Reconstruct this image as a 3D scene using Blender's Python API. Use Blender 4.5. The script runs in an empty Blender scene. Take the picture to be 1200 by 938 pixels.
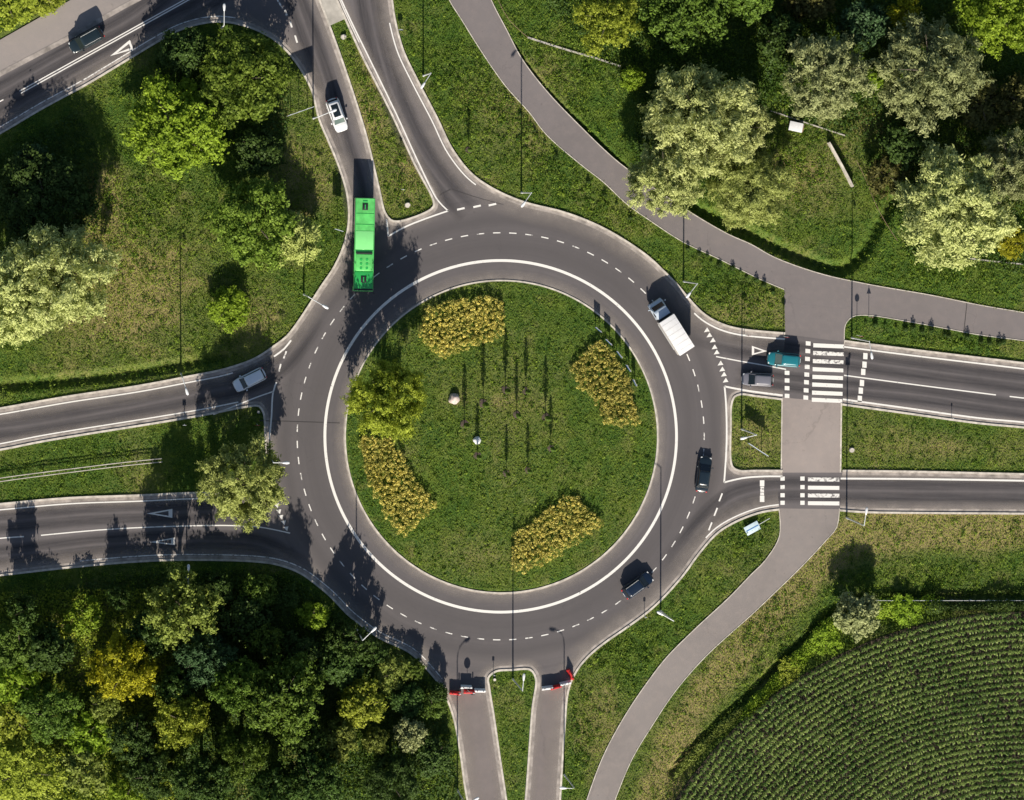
import bpy, bmesh, math, random
import numpy as np
from mathutils import Vector, Matrix
from mathutils.geometry import tessellate_polygon

random.seed(7)
rng = np.random.default_rng(11)
R = math.radians
scene = bpy.context.scene
col = scene.collection

# ---------------------------------------------------------------- camera
CAM = np.array([-52.2, 28.2, 460.0])
DIST = float(np.linalg.norm(CAM))
PXM = 9.0                                   # photo pixels per metre on the ground
FOC = PXM * DIST
fw = -CAM / DIST
rt = np.cross(fw, [0, 1, 0]); rt /= np.linalg.norm(rt)
up = np.cross(rt, fw)
cam_d = bpy.data.cameras.new('camera')
cam = bpy.data.objects.new('camera', cam_d); col.objects.link(cam)
cam.matrix_world = Matrix(((rt[0], up[0], -fw[0], CAM[0]), (rt[1], up[1], -fw[1], CAM[1]),
                           (rt[2], up[2], -fw[2], CAM[2]), (0, 0, 0, 1)))
cam_d.sensor_width = 36; cam_d.lens = 36 * FOC / 1200
cam_d.clip_start = 10; cam_d.clip_end = 8000
scene.camera = cam

# ---------------------------------------------------------------- light
SUN_EL = R(30.0)
world = bpy.data.worlds.new('World'); scene.world = world; world.use_nodes = True
wn = world.node_tree
bg = wn.nodes['Background']; bg.inputs['Strength'].default_value = 0.062
sky = wn.nodes.new('ShaderNodeTexSky'); sky.sky_type = 'NISHITA'; sky.sun_disc = False
sky.sun_elevation = SUN_EL; sky.sun_rotation = R(180)
wn.links.new(sky.outputs[0], bg.inputs[0])
sd = bpy.data.lights.new('sun', 'SUN'); sd.energy = 5.0; sd.angle = R(0.5); sd.color = (1.0, 0.915, 0.79)
sun = bpy.data.objects.new('sun', sd); col.objects.link(sun)
sun.rotation_euler = (R(90) - SUN_EL, 0, 0)      # from the south, shadows fall north
sun.location = (0, -60, 90)
scene.view_settings.view_transform = 'Standard'; scene.view_settings.look = 'None'
scene.view_settings.exposure = 0.55; scene.view_settings.gamma = 1.0

# ---------------------------------------------------------------- pixel <-> ground
def G(px, py, z=0.0):
    px = np.asarray(px, float); py = np.asarray(py, float)
    d = fw[None] * FOC + rt[None] * (px.reshape(-1, 1) - 600) - up[None] * (py.reshape(-1, 1) - 469)
    t = (z - CAM[2]) / d[:, 2]
    return CAM[None, :2] + d[:, :2] * t[:, None]
def g(px, py, z=0.0):
    p = G([px], [py], z)[0]; return float(p[0]), float(p[1])
def proj(x, y, z=0.0):
    v = np.stack([x - CAM[0], y - CAM[1], np.zeros_like(x) + z - CAM[2]], -1)
    k = v @ fw
    return 600 + FOC * (v @ rt) / k, 469 - FOC * (v @ up) / k

def smooth(pts, step=6.0, closed=False):
    P = [np.array(p, float) for p in pts]; out = []
    n = len(P)
    for i in range(n if closed else n - 1):
        if closed: a, b, c, d = P[i - 1], P[i], P[(i + 1) % n], P[(i + 2) % n]
        else: a, b, c, d = P[max(i - 1, 0)], P[i], P[i + 1], P[min(i + 2, n - 1)]
        # centripetal Catmull-Rom
        t0 = 0; t1 = t0 + max(np.linalg.norm(b - a), 1e-6) ** .5; t2 = t1 + max(np.linalg.norm(c - b), 1e-6) ** .5
        t3 = t2 + max(np.linalg.norm(d - c), 1e-6) ** .5
        k = max(1, int(np.linalg.norm(c - b) / step))
        for j in range(k):
            t = t1 + (t2 - t1) * j / k
            if t1 - t0 < 1e-2: A1 = b
            else: A1 = (t1 - t) / (t1 - t0) * a + (t - t0) / (t1 - t0) * b
            A2 = (t2 - t) / (t2 - t1) * b + (t - t1) / (t2 - t1) * c
            if t3 - t2 < 1e-2: A3 = c
            else: A3 = (t3 - t) / (t3 - t2) * c + (t - t2) / (t3 - t2) * d
            B1 = (t2 - t) / (t2 - t0) * A1 + (t - t0) / (t2 - t0) * A2
            B2 = (t3 - t) / (t3 - t1) * A2 + (t - t1) / (t3 - t1) * A3
            out.append((t2 - t) / (t2 - t1) * B1 + (t - t1) / (t2 - t1) * B2)
    if not closed: out.append(P[-1])
    return [tuple(p) for p in out]
def W(pts):                                 # pixel list -> ground array
    a = np.array(pts, float); return G(a[:, 0], a[:, 1])
def circle_px(cx, cy, r, n=160, a0=0, a1=360):
    k = np.radians(np.linspace(a0, a1, n, endpoint=(abs(a1 - a0) < 359)))
    return [(cx + r * math.cos(t), cy - r * math.sin(t)) for t in k]

# ---------------------------------------------------------------- materials
def nm(name):
    m = bpy.data.materials.new(name); m.use_nodes = True
    return m, m.node_tree, m.node_tree.nodes['Principled BSDF']
def mix_rgb(nt, a, b, fac):
    n = nt.nodes.new('ShaderNodeMix'); n.data_type = 'RGBA'
    for s, v in ((n.inputs[0], fac), (n.inputs[6], a), (n.inputs[7], b)):
        if isinstance(v, (tuple, list)): s.default_value = (*v[:3], 1)
        elif isinstance(v, (int, float)): s.default_value = v
        else: nt.links.new(v, s)
    return n.outputs[2]
def noise(nt, scale, detail=3, rough=.55, vec=None, out='Fac'):
    n = nt.nodes.new('ShaderNodeTexNoise'); n.inputs['Scale'].default_value = scale
    n.inputs['Detail'].default_value = detail; n.inputs['Roughness'].default_value = rough
    if vec is not None: nt.links.new(vec, n.inputs['Vector'])
    return n.outputs[out]
def ramp(nt, fac, stops):
    n = nt.nodes.new('ShaderNodeValToRGB'); el = n.color_ramp.elements
    while len(el) < len(stops): el.new(0.5)
    for e, (p, c) in zip(el, stops):
        e.position = p; e.color = (c, c, c, 1) if isinstance(c, (int, float)) else (*c, 1)
    nt.links.new(fac, n.inputs[0]); return n.outputs[0]
def wpos(nt):
    return nt.nodes.new('ShaderNodeNewGeometry').outputs['Position']
def bump(nt, bs, h, strength=.3, dist=.02):
    b = nt.nodes.new('ShaderNodeBump'); b.inputs['Strength'].default_value = strength; b.inputs['Distance'].default_value = dist
    nt.links.new(h, b.inputs['Height']); nt.links.new(b.outputs[0], bs.inputs['Normal'])
def plain(name, c, rough=.6, metal=0.0, var=.12, scale=3.0, coat=0.0):
    m, nt, bs = nm(name)
    f = noise(nt, scale, 4, vec=wpos(nt))
    d = tuple(max(0, x * (1 - var * 2)) for x in c)
    nt.links.new(mix_rgb(nt, d, c, f), bs.inputs['Base Color']) if False else \
        nt.links.new(mix_rgb(nt, d, tuple(min(1, x * (1 + var)) for x in c), ramp(nt, f, [(.3, 0.0), (.7, 1.0)])), bs.inputs['Base Color'])
    bs.inputs['Roughness'].default_value = rough; bs.inputs['Metallic'].default_value = metal
    if coat: bs.inputs['Coat Weight'].default_value = coat; bs.inputs['Coat Roughness'].default_value = .08
    return m
def asphalt(name, c, ring=False, spots=.18):
    m, nt, bs = nm(name); P = wpos(nt)
    big = ramp(nt, noise(nt, .07, 4, .6, P), [(.3, 0.0), (.7, 1.0)])
    mid = ramp(nt, noise(nt, .9, 5, .65, P), [(.3, 0.0), (.7, 1.0)])
    fine = noise(nt, 14, 2, .7, P)
    vo = nt.nodes.new('ShaderNodeTexVoronoi'); vo.feature = 'DISTANCE_TO_EDGE'; vo.inputs['Scale'].default_value = .11
    wv = nt.nodes.new('ShaderNodeVectorMath'); wv.operation = 'MULTIPLY_ADD'; nt.links.new(noise(nt, .8, 4, .6, P, 'Color'), wv.inputs[0]); wv.inputs[1].default_value = (2.2, 2.2, 0); nt.links.new(P, wv.inputs[2]); nt.links.new(wv.outputs[0], vo.inputs['Vector'])
    crk = ramp(nt, vo.outputs['Distance'], [(.002, .3), (.006, 0.0)])
    crm = nt.nodes.new('ShaderNodeMath'); crm.operation = 'MULTIPLY'; nt.links.new(crk, crm.inputs[0]); nt.links.new(ramp(nt, noise(nt, .09, 2, .5, P), [(.52, 0.0), (.6, 1.0)]), crm.inputs[1])
    oil = ramp(nt, noise(nt, 1.7, 3, .55, P), [(.66, 0.0), (.76, .5)])
    a = mix_rgb(nt, tuple(x * (1 - spots) for x in c), tuple(x * (1 + spots * .6) for x in c), big)
    a = mix_rgb(nt, a, tuple(x * 1.12 for x in c), mid) if False else mix_rgb(nt, a, (c[0] * 1.25, c[1] * 1.2, c[2] * 1.16), (lambda n: n)(ramp(nt, noise(nt, .9, 5, .65, P), [(.45, 0.0), (.85, .7)])))
    if ring:
        mp = nt.nodes.new('ShaderNodeVectorMath'); mp.operation = 'SUBTRACT'
        cx, cy = g(587.5, 512)
        mp.inputs[1].default_value = (cx, cy, 0); nt.links.new(P, mp.inputs[0])
        ml = nt.nodes.new('ShaderNodeVectorMath'); ml.operation = 'MULTIPLY'; ml.inputs[1].default_value = (1, 1, 0)
        nt.links.new(mp.outputs[0], ml.inputs[0])
        le = nt.nodes.new('ShaderNodeVectorMath'); le.operation = 'LENGTH'; nt.links.new(ml.outputs[0], le.inputs[0])
        wob = nt.nodes.new('ShaderNodeMath'); wob.operation = 'MULTIPLY_ADD'; wob.inputs[1].default_value = .9
        nt.links.new(noise(nt, .12, 2, .5, P), wob.inputs[0]); nt.links.new(le.outputs['Value'], wob.inputs[2])
        mr = nt.nodes.new('ShaderNodeMapRange'); mr.inputs[1].default_value = 20; mr.inputs[2].default_value = 36
        nt.links.new(wob.outputs[0], mr.inputs[0])
        # worn wheel bands round the ring: r in metres = 20 + 16*pos
        dark = ramp(nt, mr.outputs[0], [(.0, .12), (.17, .15), (.24, .5), (.33, .75), (.42, .5), (.47, .35), (.53, .8), (.60, .7), (.66, .25), (.72, .0)])
        sx = nt.nodes.new('ShaderNodeSeparateXYZ'); nt.links.new(ml.outputs[0], sx.inputs[0])
        at2 = nt.nodes.new('ShaderNodeMath'); at2.operation = 'ARCTAN2'; nt.links.new(sx.outputs[1], at2.inputs[0]); nt.links.new(sx.outputs[0], at2.inputs[1])
        cb = nt.nodes.new('ShaderNodeCombineXYZ'); rm = nt.nodes.new('ShaderNodeMath'); rm.operation = 'MULTIPLY'; rm.inputs[1].default_value = 2.6
        nt.links.new(wob.outputs[0], rm.inputs[0]); nt.links.new(rm.outputs[0], cb.inputs[0]); nt.links.new(at2.outputs[0], cb.inputs[1])
        stk = ramp(nt, noise(nt, 1.0, 4, .7, cb.outputs[0]), [(.35, 0.0), (.7, .55)])
        lt1 = nt.nodes.new('ShaderNodeMath'); lt1.operation = 'LESS_THAN'; lt1.inputs[1].default_value = 31.0; nt.links.new(le.outputs['Value'], lt1.inputs[0])
        sm1 = nt.nodes.new('ShaderNodeMath'); sm1.operation = 'MULTIPLY'; nt.links.new(stk, sm1.inputs[0]); nt.links.new(lt1.outputs[0], sm1.inputs[1])
        a = mix_rgb(nt, a, (c[0] * .66, c[1] * .66, c[2] * .68), sm1.outputs[0])
        dm = nt.nodes.new('ShaderNodeMath'); dm.operation = 'MULTIPLY'
        nt.links.new(dark, dm.inputs[0]); dm.inputs[1].default_value = 1.0
        a = mix_rgb(nt, a, tuple(x * .62 for x in c), dm.outputs[0])
        # dusty rim at the foot of the outer kerb
        dust = ramp(nt, mr.outputs[0], [(.55, 0.0), (.63, .22), (.70, 0.0)])
        a = mix_rgb(nt, a, (c[0] * 1.6, c[1] * 1.55, c[2] * 1.45), dust)
    a = mix_rgb(nt, a, tuple(x * .75 for x in c), ramp(nt, fine, [(.55, 0.0), (.8, .5)]))
    a = mix_rgb(nt, a, tuple(x * .55 for x in c), oil); a = mix_rgb(nt, a, tuple(x * .35 for x in c), crm.outputs[0])
    nt.links.new(a, bs.inputs['Base Color']); bs.inputs['Roughness'].default_value = .8
    bump(nt, bs, fine, .25, .01)
    return m

M = {}
M['asphalt'] = asphalt('asphalt', (.124, .112, .115), ring=True)
M['path'] = asphalt('path_asphalt', (.176, .156, .155), spots=.16)
M['crossing'] = asphalt('crossing_asphalt', (.29, .25, .232), spots=.15)
M['pavement'] = asphalt('pavement_asphalt', (.27, .24, .225), spots=.1)
M['kerb'] = plain('kerb_concrete', (.60, .55, .48), .85, var=.18, scale=1.5)
M['concrete'] = plain('pale_concrete', (.46, .43, .38), .9, var=.15, scale=.8)
M['gutter'] = plain('gutter_dust', (.36, .32, .29), .9, var=.25, scale=.9)
def paint(name, wear):
    m, nt, bs = nm(name); P = wpos(nt)
    n1 = noise(nt, 2.2, 5, .7, P); f = ramp(nt, n1, [(wear, 1.0), (wear + .12, 0.0)])
    nt.links.new(mix_rgb(nt, (.78, .76, .72), (.16, .15, .15), f), bs.inputs['Base Color']); bs.inputs['Roughness'].default_value = .6
    return m
M['paint'] = paint('road_paint', .27); M['paint_worn'] = paint('worn_road_paint', .39)
M['tar'] = plain('tar', (.05, .045, .045), .7)

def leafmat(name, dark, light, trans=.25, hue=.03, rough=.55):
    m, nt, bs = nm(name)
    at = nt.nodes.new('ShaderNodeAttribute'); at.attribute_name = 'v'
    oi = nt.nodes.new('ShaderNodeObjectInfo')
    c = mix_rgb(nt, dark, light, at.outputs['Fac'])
    hs = nt.nodes.new('ShaderNodeHueSaturation')
    mr = nt.nodes.new('ShaderNodeMapRange'); mr.inputs[3].default_value = .5 - hue; mr.inputs[4].default_value = .5 + hue * .6
    nt.links.new(oi.outputs['Random'], mr.inputs[0]); nt.links.new(mr.outputs[0], hs.inputs['Hue'])
    mv = nt.nodes.new('ShaderNodeMapRange'); mv.inputs[3].default_value = .85; mv.inputs[4].default_value = 1.15
    nt.links.new(oi.outputs['Random'], mv.inputs[0]); nt.links.new(mv.outputs[0], hs.inputs['Value'])
    nt.links.new(c, hs.inputs['Color'])
    nt.links.new(hs.outputs[0], bs.inputs['Base Color']); bs.inputs['Roughness'].default_value = rough
    bs.inputs['Specular IOR Level'].default_value = .15
    tr = nt.nodes.new('ShaderNodeBsdfTranslucent'); nt.links.new(hs.outputs[0], tr.inputs[0])
    mx = nt.nodes.new('ShaderNodeMixShader'); mx.inputs[0].default_value = trans
    nt.links.new(bs.outputs[0], mx.inputs[1]); nt.links.new(tr.outputs[0], mx.inputs[2])
    nt.links.new(mx.outputs[0], nt.nodes['Material Output'].inputs[0])
    return m
LEAF = {
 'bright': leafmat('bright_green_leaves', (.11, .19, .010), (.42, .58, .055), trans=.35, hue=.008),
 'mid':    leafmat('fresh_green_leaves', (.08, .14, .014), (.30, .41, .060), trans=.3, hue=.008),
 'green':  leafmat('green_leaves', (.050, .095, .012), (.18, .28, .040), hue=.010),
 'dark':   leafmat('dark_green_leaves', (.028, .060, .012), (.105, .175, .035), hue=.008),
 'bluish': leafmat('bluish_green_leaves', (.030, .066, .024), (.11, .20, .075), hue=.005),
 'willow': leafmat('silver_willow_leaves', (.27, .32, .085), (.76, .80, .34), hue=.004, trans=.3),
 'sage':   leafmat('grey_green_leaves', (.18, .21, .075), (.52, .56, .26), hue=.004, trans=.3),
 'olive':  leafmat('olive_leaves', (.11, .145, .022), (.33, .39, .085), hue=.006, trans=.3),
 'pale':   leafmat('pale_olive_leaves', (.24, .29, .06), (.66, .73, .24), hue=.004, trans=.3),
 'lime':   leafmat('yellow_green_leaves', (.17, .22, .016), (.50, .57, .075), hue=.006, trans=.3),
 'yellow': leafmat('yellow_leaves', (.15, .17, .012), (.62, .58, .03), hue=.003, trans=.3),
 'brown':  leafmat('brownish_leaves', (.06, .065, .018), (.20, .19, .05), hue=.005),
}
M['grass'] = leafmat('grass_blades', (.026, .090, .004), (.42, .47, .070), hue=.0, trans=.25)
M['weeds'] = leafmat('weed_leaves', (.040, .10, .008), (.29, .40, .045), hue=.0, trans=.3)
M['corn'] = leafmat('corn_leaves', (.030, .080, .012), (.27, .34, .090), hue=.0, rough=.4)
M['bark'] = plain('bark', (.12, .095, .07), .9)

m, nt, bs = nm('meadow_ground'); P = wpos(nt)
at = nt.nodes.new('ShaderNodeAttribute'); at.attribute_name = 'dry'
n_a = noise(nt, 2.2, 6, .7, P); n_b = noise(nt, .25, 4, .6, P); n_c = noise(nt, 9, 3, .7, P)
green = mix_rgb(nt, (.014, .046, .003), (.082, .162, .010), ramp(nt, n_a, [(.3, 0.0), (.7, 1.0)]))
green = mix_rgb(nt, green, (.14, .18, .018), ramp(nt, n_b, [(.45, 0.0), (.7, .6)]))
dryc = mix_rgb(nt, (.12, .105, .035), (.36, .29, .12), ramp(nt, n_c, [(.3, 0.0), (.7, 1.0)]))
ad = nt.nodes.new('ShaderNodeMath'); ad.operation = 'MULTIPLY_ADD'; ad.inputs[1].default_value = .8
ad2 = nt.nodes.new('ShaderNodeMath'); ad2.operation = 'SUBTRACT'; ad2.inputs[1].default_value = .42
nt.links.new(n_a, ad2.inputs[0]); nt.links.new(ad2.outputs[0], ad.inputs[0]); nt.links.new(at.outputs['Fac'], ad.inputs[2])
nt.links.new(mix_rgb(nt, green, dryc, ramp(nt, ad.outputs[0], [(.25, 0.0), (.85, 1.0)])), bs.inputs['Base Color'])
bs.inputs['Roughness'].default_value = .95
bump(nt, bs, n_a, .9, .15)
M['ground'] = m
M['soil'] = plain('field_soil', (.07, .055, .035), .95, var=.3, scale=2)

# car materials
M['glass'] = plain('car_glass', (.012, .018, .022), .08, coat=.4, var=.0)
M['glass_light'] = plain('pale_windscreen', (.10, .14, .13), .1, coat=.4, var=.05)
M['tyre'] = plain('tyre_rubber', (.02, .02, .02), .8)
M['rim'] = plain('alloy', (.45, .45, .46), .35, .8)
M['black'] = plain('black_trim', (.018, .018, .02), .5)
M['lamp'] = plain('headlamp_glass', (.7, .72, .72), .1)
M['red'] = plain('red_plastic', (.55, .03, .03), .35, var=.08)
M['white'] = plain('white_plastic', (.75, .76, .77), .4, var=.04)
M['steel'] = plain('galvanised_steel', (.62, .64, .64), .5, .0, var=.08)
M['blue'] = plain('blue_sign_face', (.05, .16, .40), .4, var=.05)
M['paleblue'] = plain('pale_blue_panel', (.50, .62, .68), .35, var=.06)
M['stone'] = plain('pale_stone', (.55, .46, .42), .8, var=.2, scale=4)
M['wood'] = plain('weathered_wood', (.25, .17, .11), .8)
def carpaint(name, c, rough=.28):
    return plain(name, c, rough, coat=.6, var=.03, scale=.8)

# ---------------------------------------------------------------- object helpers
def tag(o, label=None, cat=None, group=None, kind=None):
    if label: o['label'] = label
    if cat: o['category'] = cat
    if group: o['group'] = group
    if kind: o['kind'] = kind
    return o
def empty(name, loc=(0, 0, 0), rz=0, label=None, cat=None, group=None):
    o = bpy.data.objects.new(name, None); col.objects.link(o); o.location = loc; o.rotation_euler = (0, 0, rz)
    o.empty_display_size = .3
    return tag(o, label, cat, group)
def link(name, me, parent=None, mat=None):
    o = bpy.data.objects.new(name, me); col.objects.link(o)
    if parent is not None: o.parent = parent
    if mat: me.materials.append(mat)
    return o
class MB:
    def __init__(s): s.v = []; s.f = []
    def add(s, vs, fs):
        n = len(s.v); s.v += [tuple(map(float, q)) for q in vs]; s.f += [tuple(i + n for i in f) for f in fs]; return s
    def box(s, x0, x1, y0, y1, z0, z1, T=None):
        vs = [(x, y, z) for z in (z0, z1) for y in (y0, y1) for x in (x0, x1)]
        if T: vs = [T(*q) for q in vs]
        return s.add(vs, [(0, 2, 3, 1), (4, 5, 7, 6), (0, 1, 5, 4), (2, 6, 7, 3), (0, 4, 6, 2), (1, 3, 7, 5)])
    def tube(s, pts, rad, n=8, cap=True):
        pts = [Vector(p) for p in pts]; rs = rad if isinstance(rad, (list, tuple)) else [rad] * len(pts)
        base = len(s.v)
        for i, p in enumerate(pts):
            t = (pts[min(i + 1, len(pts) - 1)] - pts[max(i - 1, 0)]).normalized()
            a = t.cross(Vector((0, 0, 1)) if abs(t.z) < .9 else Vector((1, 0, 0))).normalized(); b = t.cross(a)
            for k in range(n):
                q = p + (a * math.cos(2 * math.pi * k / n) + b * math.sin(2 * math.pi * k / n)) * rs[i]
                s.v.append(tuple(q))
        for i in range(len(pts) - 1):
            for k in range(n):
                k2 = (k + 1) % n
                s.f.append((base + i * n + k, base + (i + 1) * n + k, base + (i + 1) * n + k2, base + i * n + k2))
        if cap:
            s.f.append(tuple(base + k for k in range(n)))
            s.f.append(tuple(base + (len(pts) - 1) * n + k for k in reversed(range(n))))
        return s
    def build(s, name, mat, parent=None, bevel=0, sub=0, smooth=False, seg=2):
        me = bpy.data.meshes.new(name); me.from_pydata(s.v, [], s.f)
        bm = bmesh.new(); bm.from_mesh(me); bmesh.ops.recalc_face_normals(bm, faces=bm.faces)
        if bevel: bmesh.ops.bevel(bm, geom=list(bm.edges), offset=bevel, segments=seg, profile=.6, affect='EDGES')
        bm.to_mesh(me); bm.free()
        if smooth or bevel:
            me.polygons.foreach_set('use_smooth', [True] * len(me.polygons))
            if not smooth: pass
        o = link(name, me, parent, mat)
        if sub:
            md = o.modifiers.new('sub', 'SUBSURF'); md.levels = sub; md.render_levels = sub
        return o

def sheet(name, loops, z, mat, skirt=.35, kind='structure', label=None, parent=None):
    """flat slab from pixel loops (first outer, others holes), with its edge going down"""
    Ls = [[Vector((x, y, 0)) for x, y in W(l)] for l in loops]
    tri = tessellate_polygon(Ls)
    flat = [p for l in Ls for p in l]
    mb = MB(); n = len(flat)
    mb.v = [(p.x, p.y, z) for p in flat]; mb.f = [tuple(t) for t in tri]
    if skirt:
        mb.v += [(p.x, p.y, z - skirt) for p in flat]; b = 0
        for l in Ls:
            k = len(l)
            for i in range(k):
                a, c = b + i, b + (i + 1) % k
                mb.f.append((a, c, c + n, a + n))
            b += k
    me = bpy.data.meshes.new(name); me.from_pydata(mb.v, [], mb.f)
    bm = bmesh.new(); bm.from_mesh(me)
    for f in bm.faces:
        f.normal_update()
        if abs(f.normal.z) > .5 and f.normal.z < 0: f.normal_flip()
    bm.to_mesh(me); bm.free()
    o = link(name, me, parent, mat)
    if kind: o['kind'] = kind
    return o

def offs(P, d):
    """offset polyline (ground array) to its left by d metres"""
    t = np.gradient(P, axis=0); t /= np.linalg.norm(t, axis=1)[:, None] + 1e-9
    return P + np.stack([-t[:, 1], t[:, 0]], 1) * d
def strip(mb, P, d0, d1, z, closed=False, box=0):
    """ribbon between offsets d0 and d1 of ground polyline P; box = depth of side walls"""
    A = offs(P, d0); B = offs(P, d1); n = len(P); b = len(mb.v)
    mb.v += [(x, y, z) for x, y in A] + [(x, y, z) for x, y in B]
    if box: mb.v += [(x, y, z - box) for x, y in A] + [(x, y, z - box) for x, y in B]
    for i in range(n if closed else n - 1):
        j = (i + 1) % n
        mb.f.append((b + i, b + j, b + n + j, b + n + i))
        if box:
            mb.f.append((b + i, b + 2 * n + i, b + 2 * n + j, b + j))
            mb.f.append((b + n + i, b + n + j, b + 3 * n + j, b + 3 * n + i))
def cut_len(P, s0, s1):
    d = np.r_[0, np.cumsum(np.linalg.norm(np.diff(P, axis=0), axis=1))]
    s0 = max(0, s0); s1 = min(d[-1], s1)
    k = max(2, int((s1 - s0) / .6) + 1); s = np.linspace(s0, s1, k)
    return np.stack([np.interp(s, d, P[:, 0]), np.interp(s, d, P[:, 1])], 1)
def length(P): return float(np.linalg.norm(np.diff(P, axis=0), axis=1).sum())

# ---------------------------------------------------------------- road outline (traced), asphalt on the right of travel
K_W = smooth([(-100, 496), (-40, 486), (0, 480), (80, 466), (160, 454), (219, 443), (267, 433), (300, 421), (320, 408), (337, 395), (353, 374),
              (377, 337), (393, 313), (405, 285), (410, 257), (408, 228), (399, 197), (386, 165), (375, 139), (367, 107), (353, 80),
              (335, 57), (318, 43), (293, 31), (267, 25), (245, 25), (213, 33), (184, 48), (149, 69), (99, 99), (51, 125), (0, 155), (-100, 210)])
K_NW = [(-100, 101), (0, 47), (83, 0), (172, -50)]
K_NM = smooth([(350, -60), (373, 0), (385, 31), (407, 93), (428, 160), (443, 222), (450, 250), (457, 259), (466, 261), (500, 250), (509, 243),
               (509, 235), (487, 192), (460, 133), (424, 62), (405, 20), (396, 0), (372, -60)], 4)
K_NE = smooth([(448, -60), (458, 0), (461, 21), (471, 59), (487, 93), (511, 139), (529, 176), (553, 206), (580, 224), (607, 236), (627, 242), (653, 248),
               (680, 257), (707, 269), (733, 284), (760, 303), (776, 318), (792, 334), (807, 352), (825, 370), (845, 381), (867, 387), (920, 392)])
K_LINK = [(920, 392), (989, 401)]
K_EN = smooth([(989, 401), (1067, 411), (1200, 427), (1300, 440)])
K_EM1 = smooth([(1300, 512), (1200, 500), (1147, 495), (1067, 484), (987, 473)])
K_XM = [(987, 473), (917, 467)]
K_EI = smooth([(917, 467), (885, 463), (868, 461), (860, 464), (856, 473), (855, 500), (855, 540), (858, 549), (866, 553), (885, 553), (917, 553)], 3)
K_XS = [(917, 553), (987, 553)]
K_EM2 = smooth([(987, 553), (1067, 554), (1200, 557), (1300, 559)])
K_ES = smooth([(1300, 603), (1200, 601), (1067, 600), (1010, 599), (984, 597)])
K_XP = [(984, 597), (913, 596)]
K_SE = smooth([(913, 596), (893, 599), (867, 608), (841, 623), (819, 647), (800, 673), (778, 698), (760, 715), (733, 735), (707, 753), (688, 769),
               (675, 785), (665, 808), (660, 858), (655, 938), (650, 1020)])
K_SM = smooth([(608, 1020), (617, 938), (625, 831), (629, 795), (622, 784), (600, 784), (580, 786), (571, 794), (572, 806), (577, 837), (584, 885), (592, 938), (604, 1020)], 4)
K_SW = smooth([(572, 1020), (549, 938), (541, 885), (535, 850), (529, 829), (518, 805), (500, 782), (481, 764), (444, 746), (428, 735), (407, 718), (391, 701),
               (375, 687), (353, 671), (327, 661), (300, 657), (213, 655), (160, 657), (80, 664), (0, 673), (-100, 684)])
K_WM = smooth([(-100, 601), (0, 592), (80, 585), (160, 582), (240, 579), (290, 582), (307, 580), (316, 572), (317, 560), (314, 537), (312, 510), (310, 484),
               (304, 475), (293, 475), (240, 485), (187, 494), (51, 516), (0, 526), (-100, 541)], 4)
OUTLINE = K_W + K_NW + K_NM + K_NE + K_LINK[1:] + K_EN[1:] + K_EM1 + K_XM[1:-1] + K_EI + K_XS[1:-1] + K_EM2 + K_ES + K_SE + K_SM + K_SW + K_WM
clean = []
for p in OUTLINE:
    if not clean or math.hypot(p[0] - clean[-1][0], p[1] - clean[-1][1]) > .3: clean.append(p)
OUTLINE = clean
CX, CY = 587.5, 512.0
ISLE = circle_px(CX, CY, 184, 180)
Z0 = .04
sheet('road', [OUTLINE, ISLE], Z0, M['asphalt'])

# cycle path, its link to the crossings
PL = smooth([(505, -60), (527, 0), (540, 21), (567, 64), (593, 101), (620, 131), (640, 157), (680, 192), (707, 213), (736, 240), (760, 257), (800, 283), (840, 302), (893, 328), (919, 339)])
PU = smooth([(552, -60), (575, 0), (593, 35), (611, 69), (640, 107), (680, 149), (720, 187), (745, 206), (805, 247), (853, 275), (880, 287), (907, 302), (960, 321), (1013, 333), (1093, 347), (1147, 358), (1200, 367), (1300, 384)])
PR = smooth([(1300, 416), (1200, 400), (1147, 393), (1115, 387), (1067, 378), (1013, 370), (999, 372), (991, 381), (990, 403)], 4)
PATH = PL + [(920, 392.5), (990, 402.5)] + PR[::-1][1:] + PU[::-1]
sheet('cycle_path', [PATH], Z0 - .012, M['path'])
XMID = [(917, 466), (985, 472), (984, 554), (916, 554)]
sheet('crossing_pavement', [XMID], Z0 + .006, M['crossing'])
SL = smooth([(912, 595), (913, 628), (896, 657), (880, 673), (855, 699), (813, 738), (781, 770), (760, 797), (733, 837), (707, 885), (687, 938), (668, 1000)])
SR = smooth([(984, 596), (981, 618), (968, 634), (940, 664), (904, 699), (883, 719), (827, 770), (792, 810), (765, 850), (741, 890), (721, 938), (700, 1000)])
SPATH = SL + SR[::-1]
M['path_pale'] = asphalt('pale_path_asphalt', (.235, .208, .196), spots=.18)
sheet('cycle_path', [SPATH], Z0 - .012, M['path_pale'])
XN = [(921, 355), (990, 362), (989, 401), (921, 392)]
sheet('crossing_pavement', [XN], Z0 - .006, M['path'], skirt=0)
sheet('pavement', [K_NW + [(255, -50), (145, 8), (80, 45), (0, 87), (-100, 141)]], Z0 + .008, M['pavement'], skirt=0)
NTRI = [(350, -60), (373, 0), (385, 31), (405, 22), (396, 0), (372, -60)]
sheet('paved_median_end', [NTRI], Z0 + .09, M['concrete'])

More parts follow.
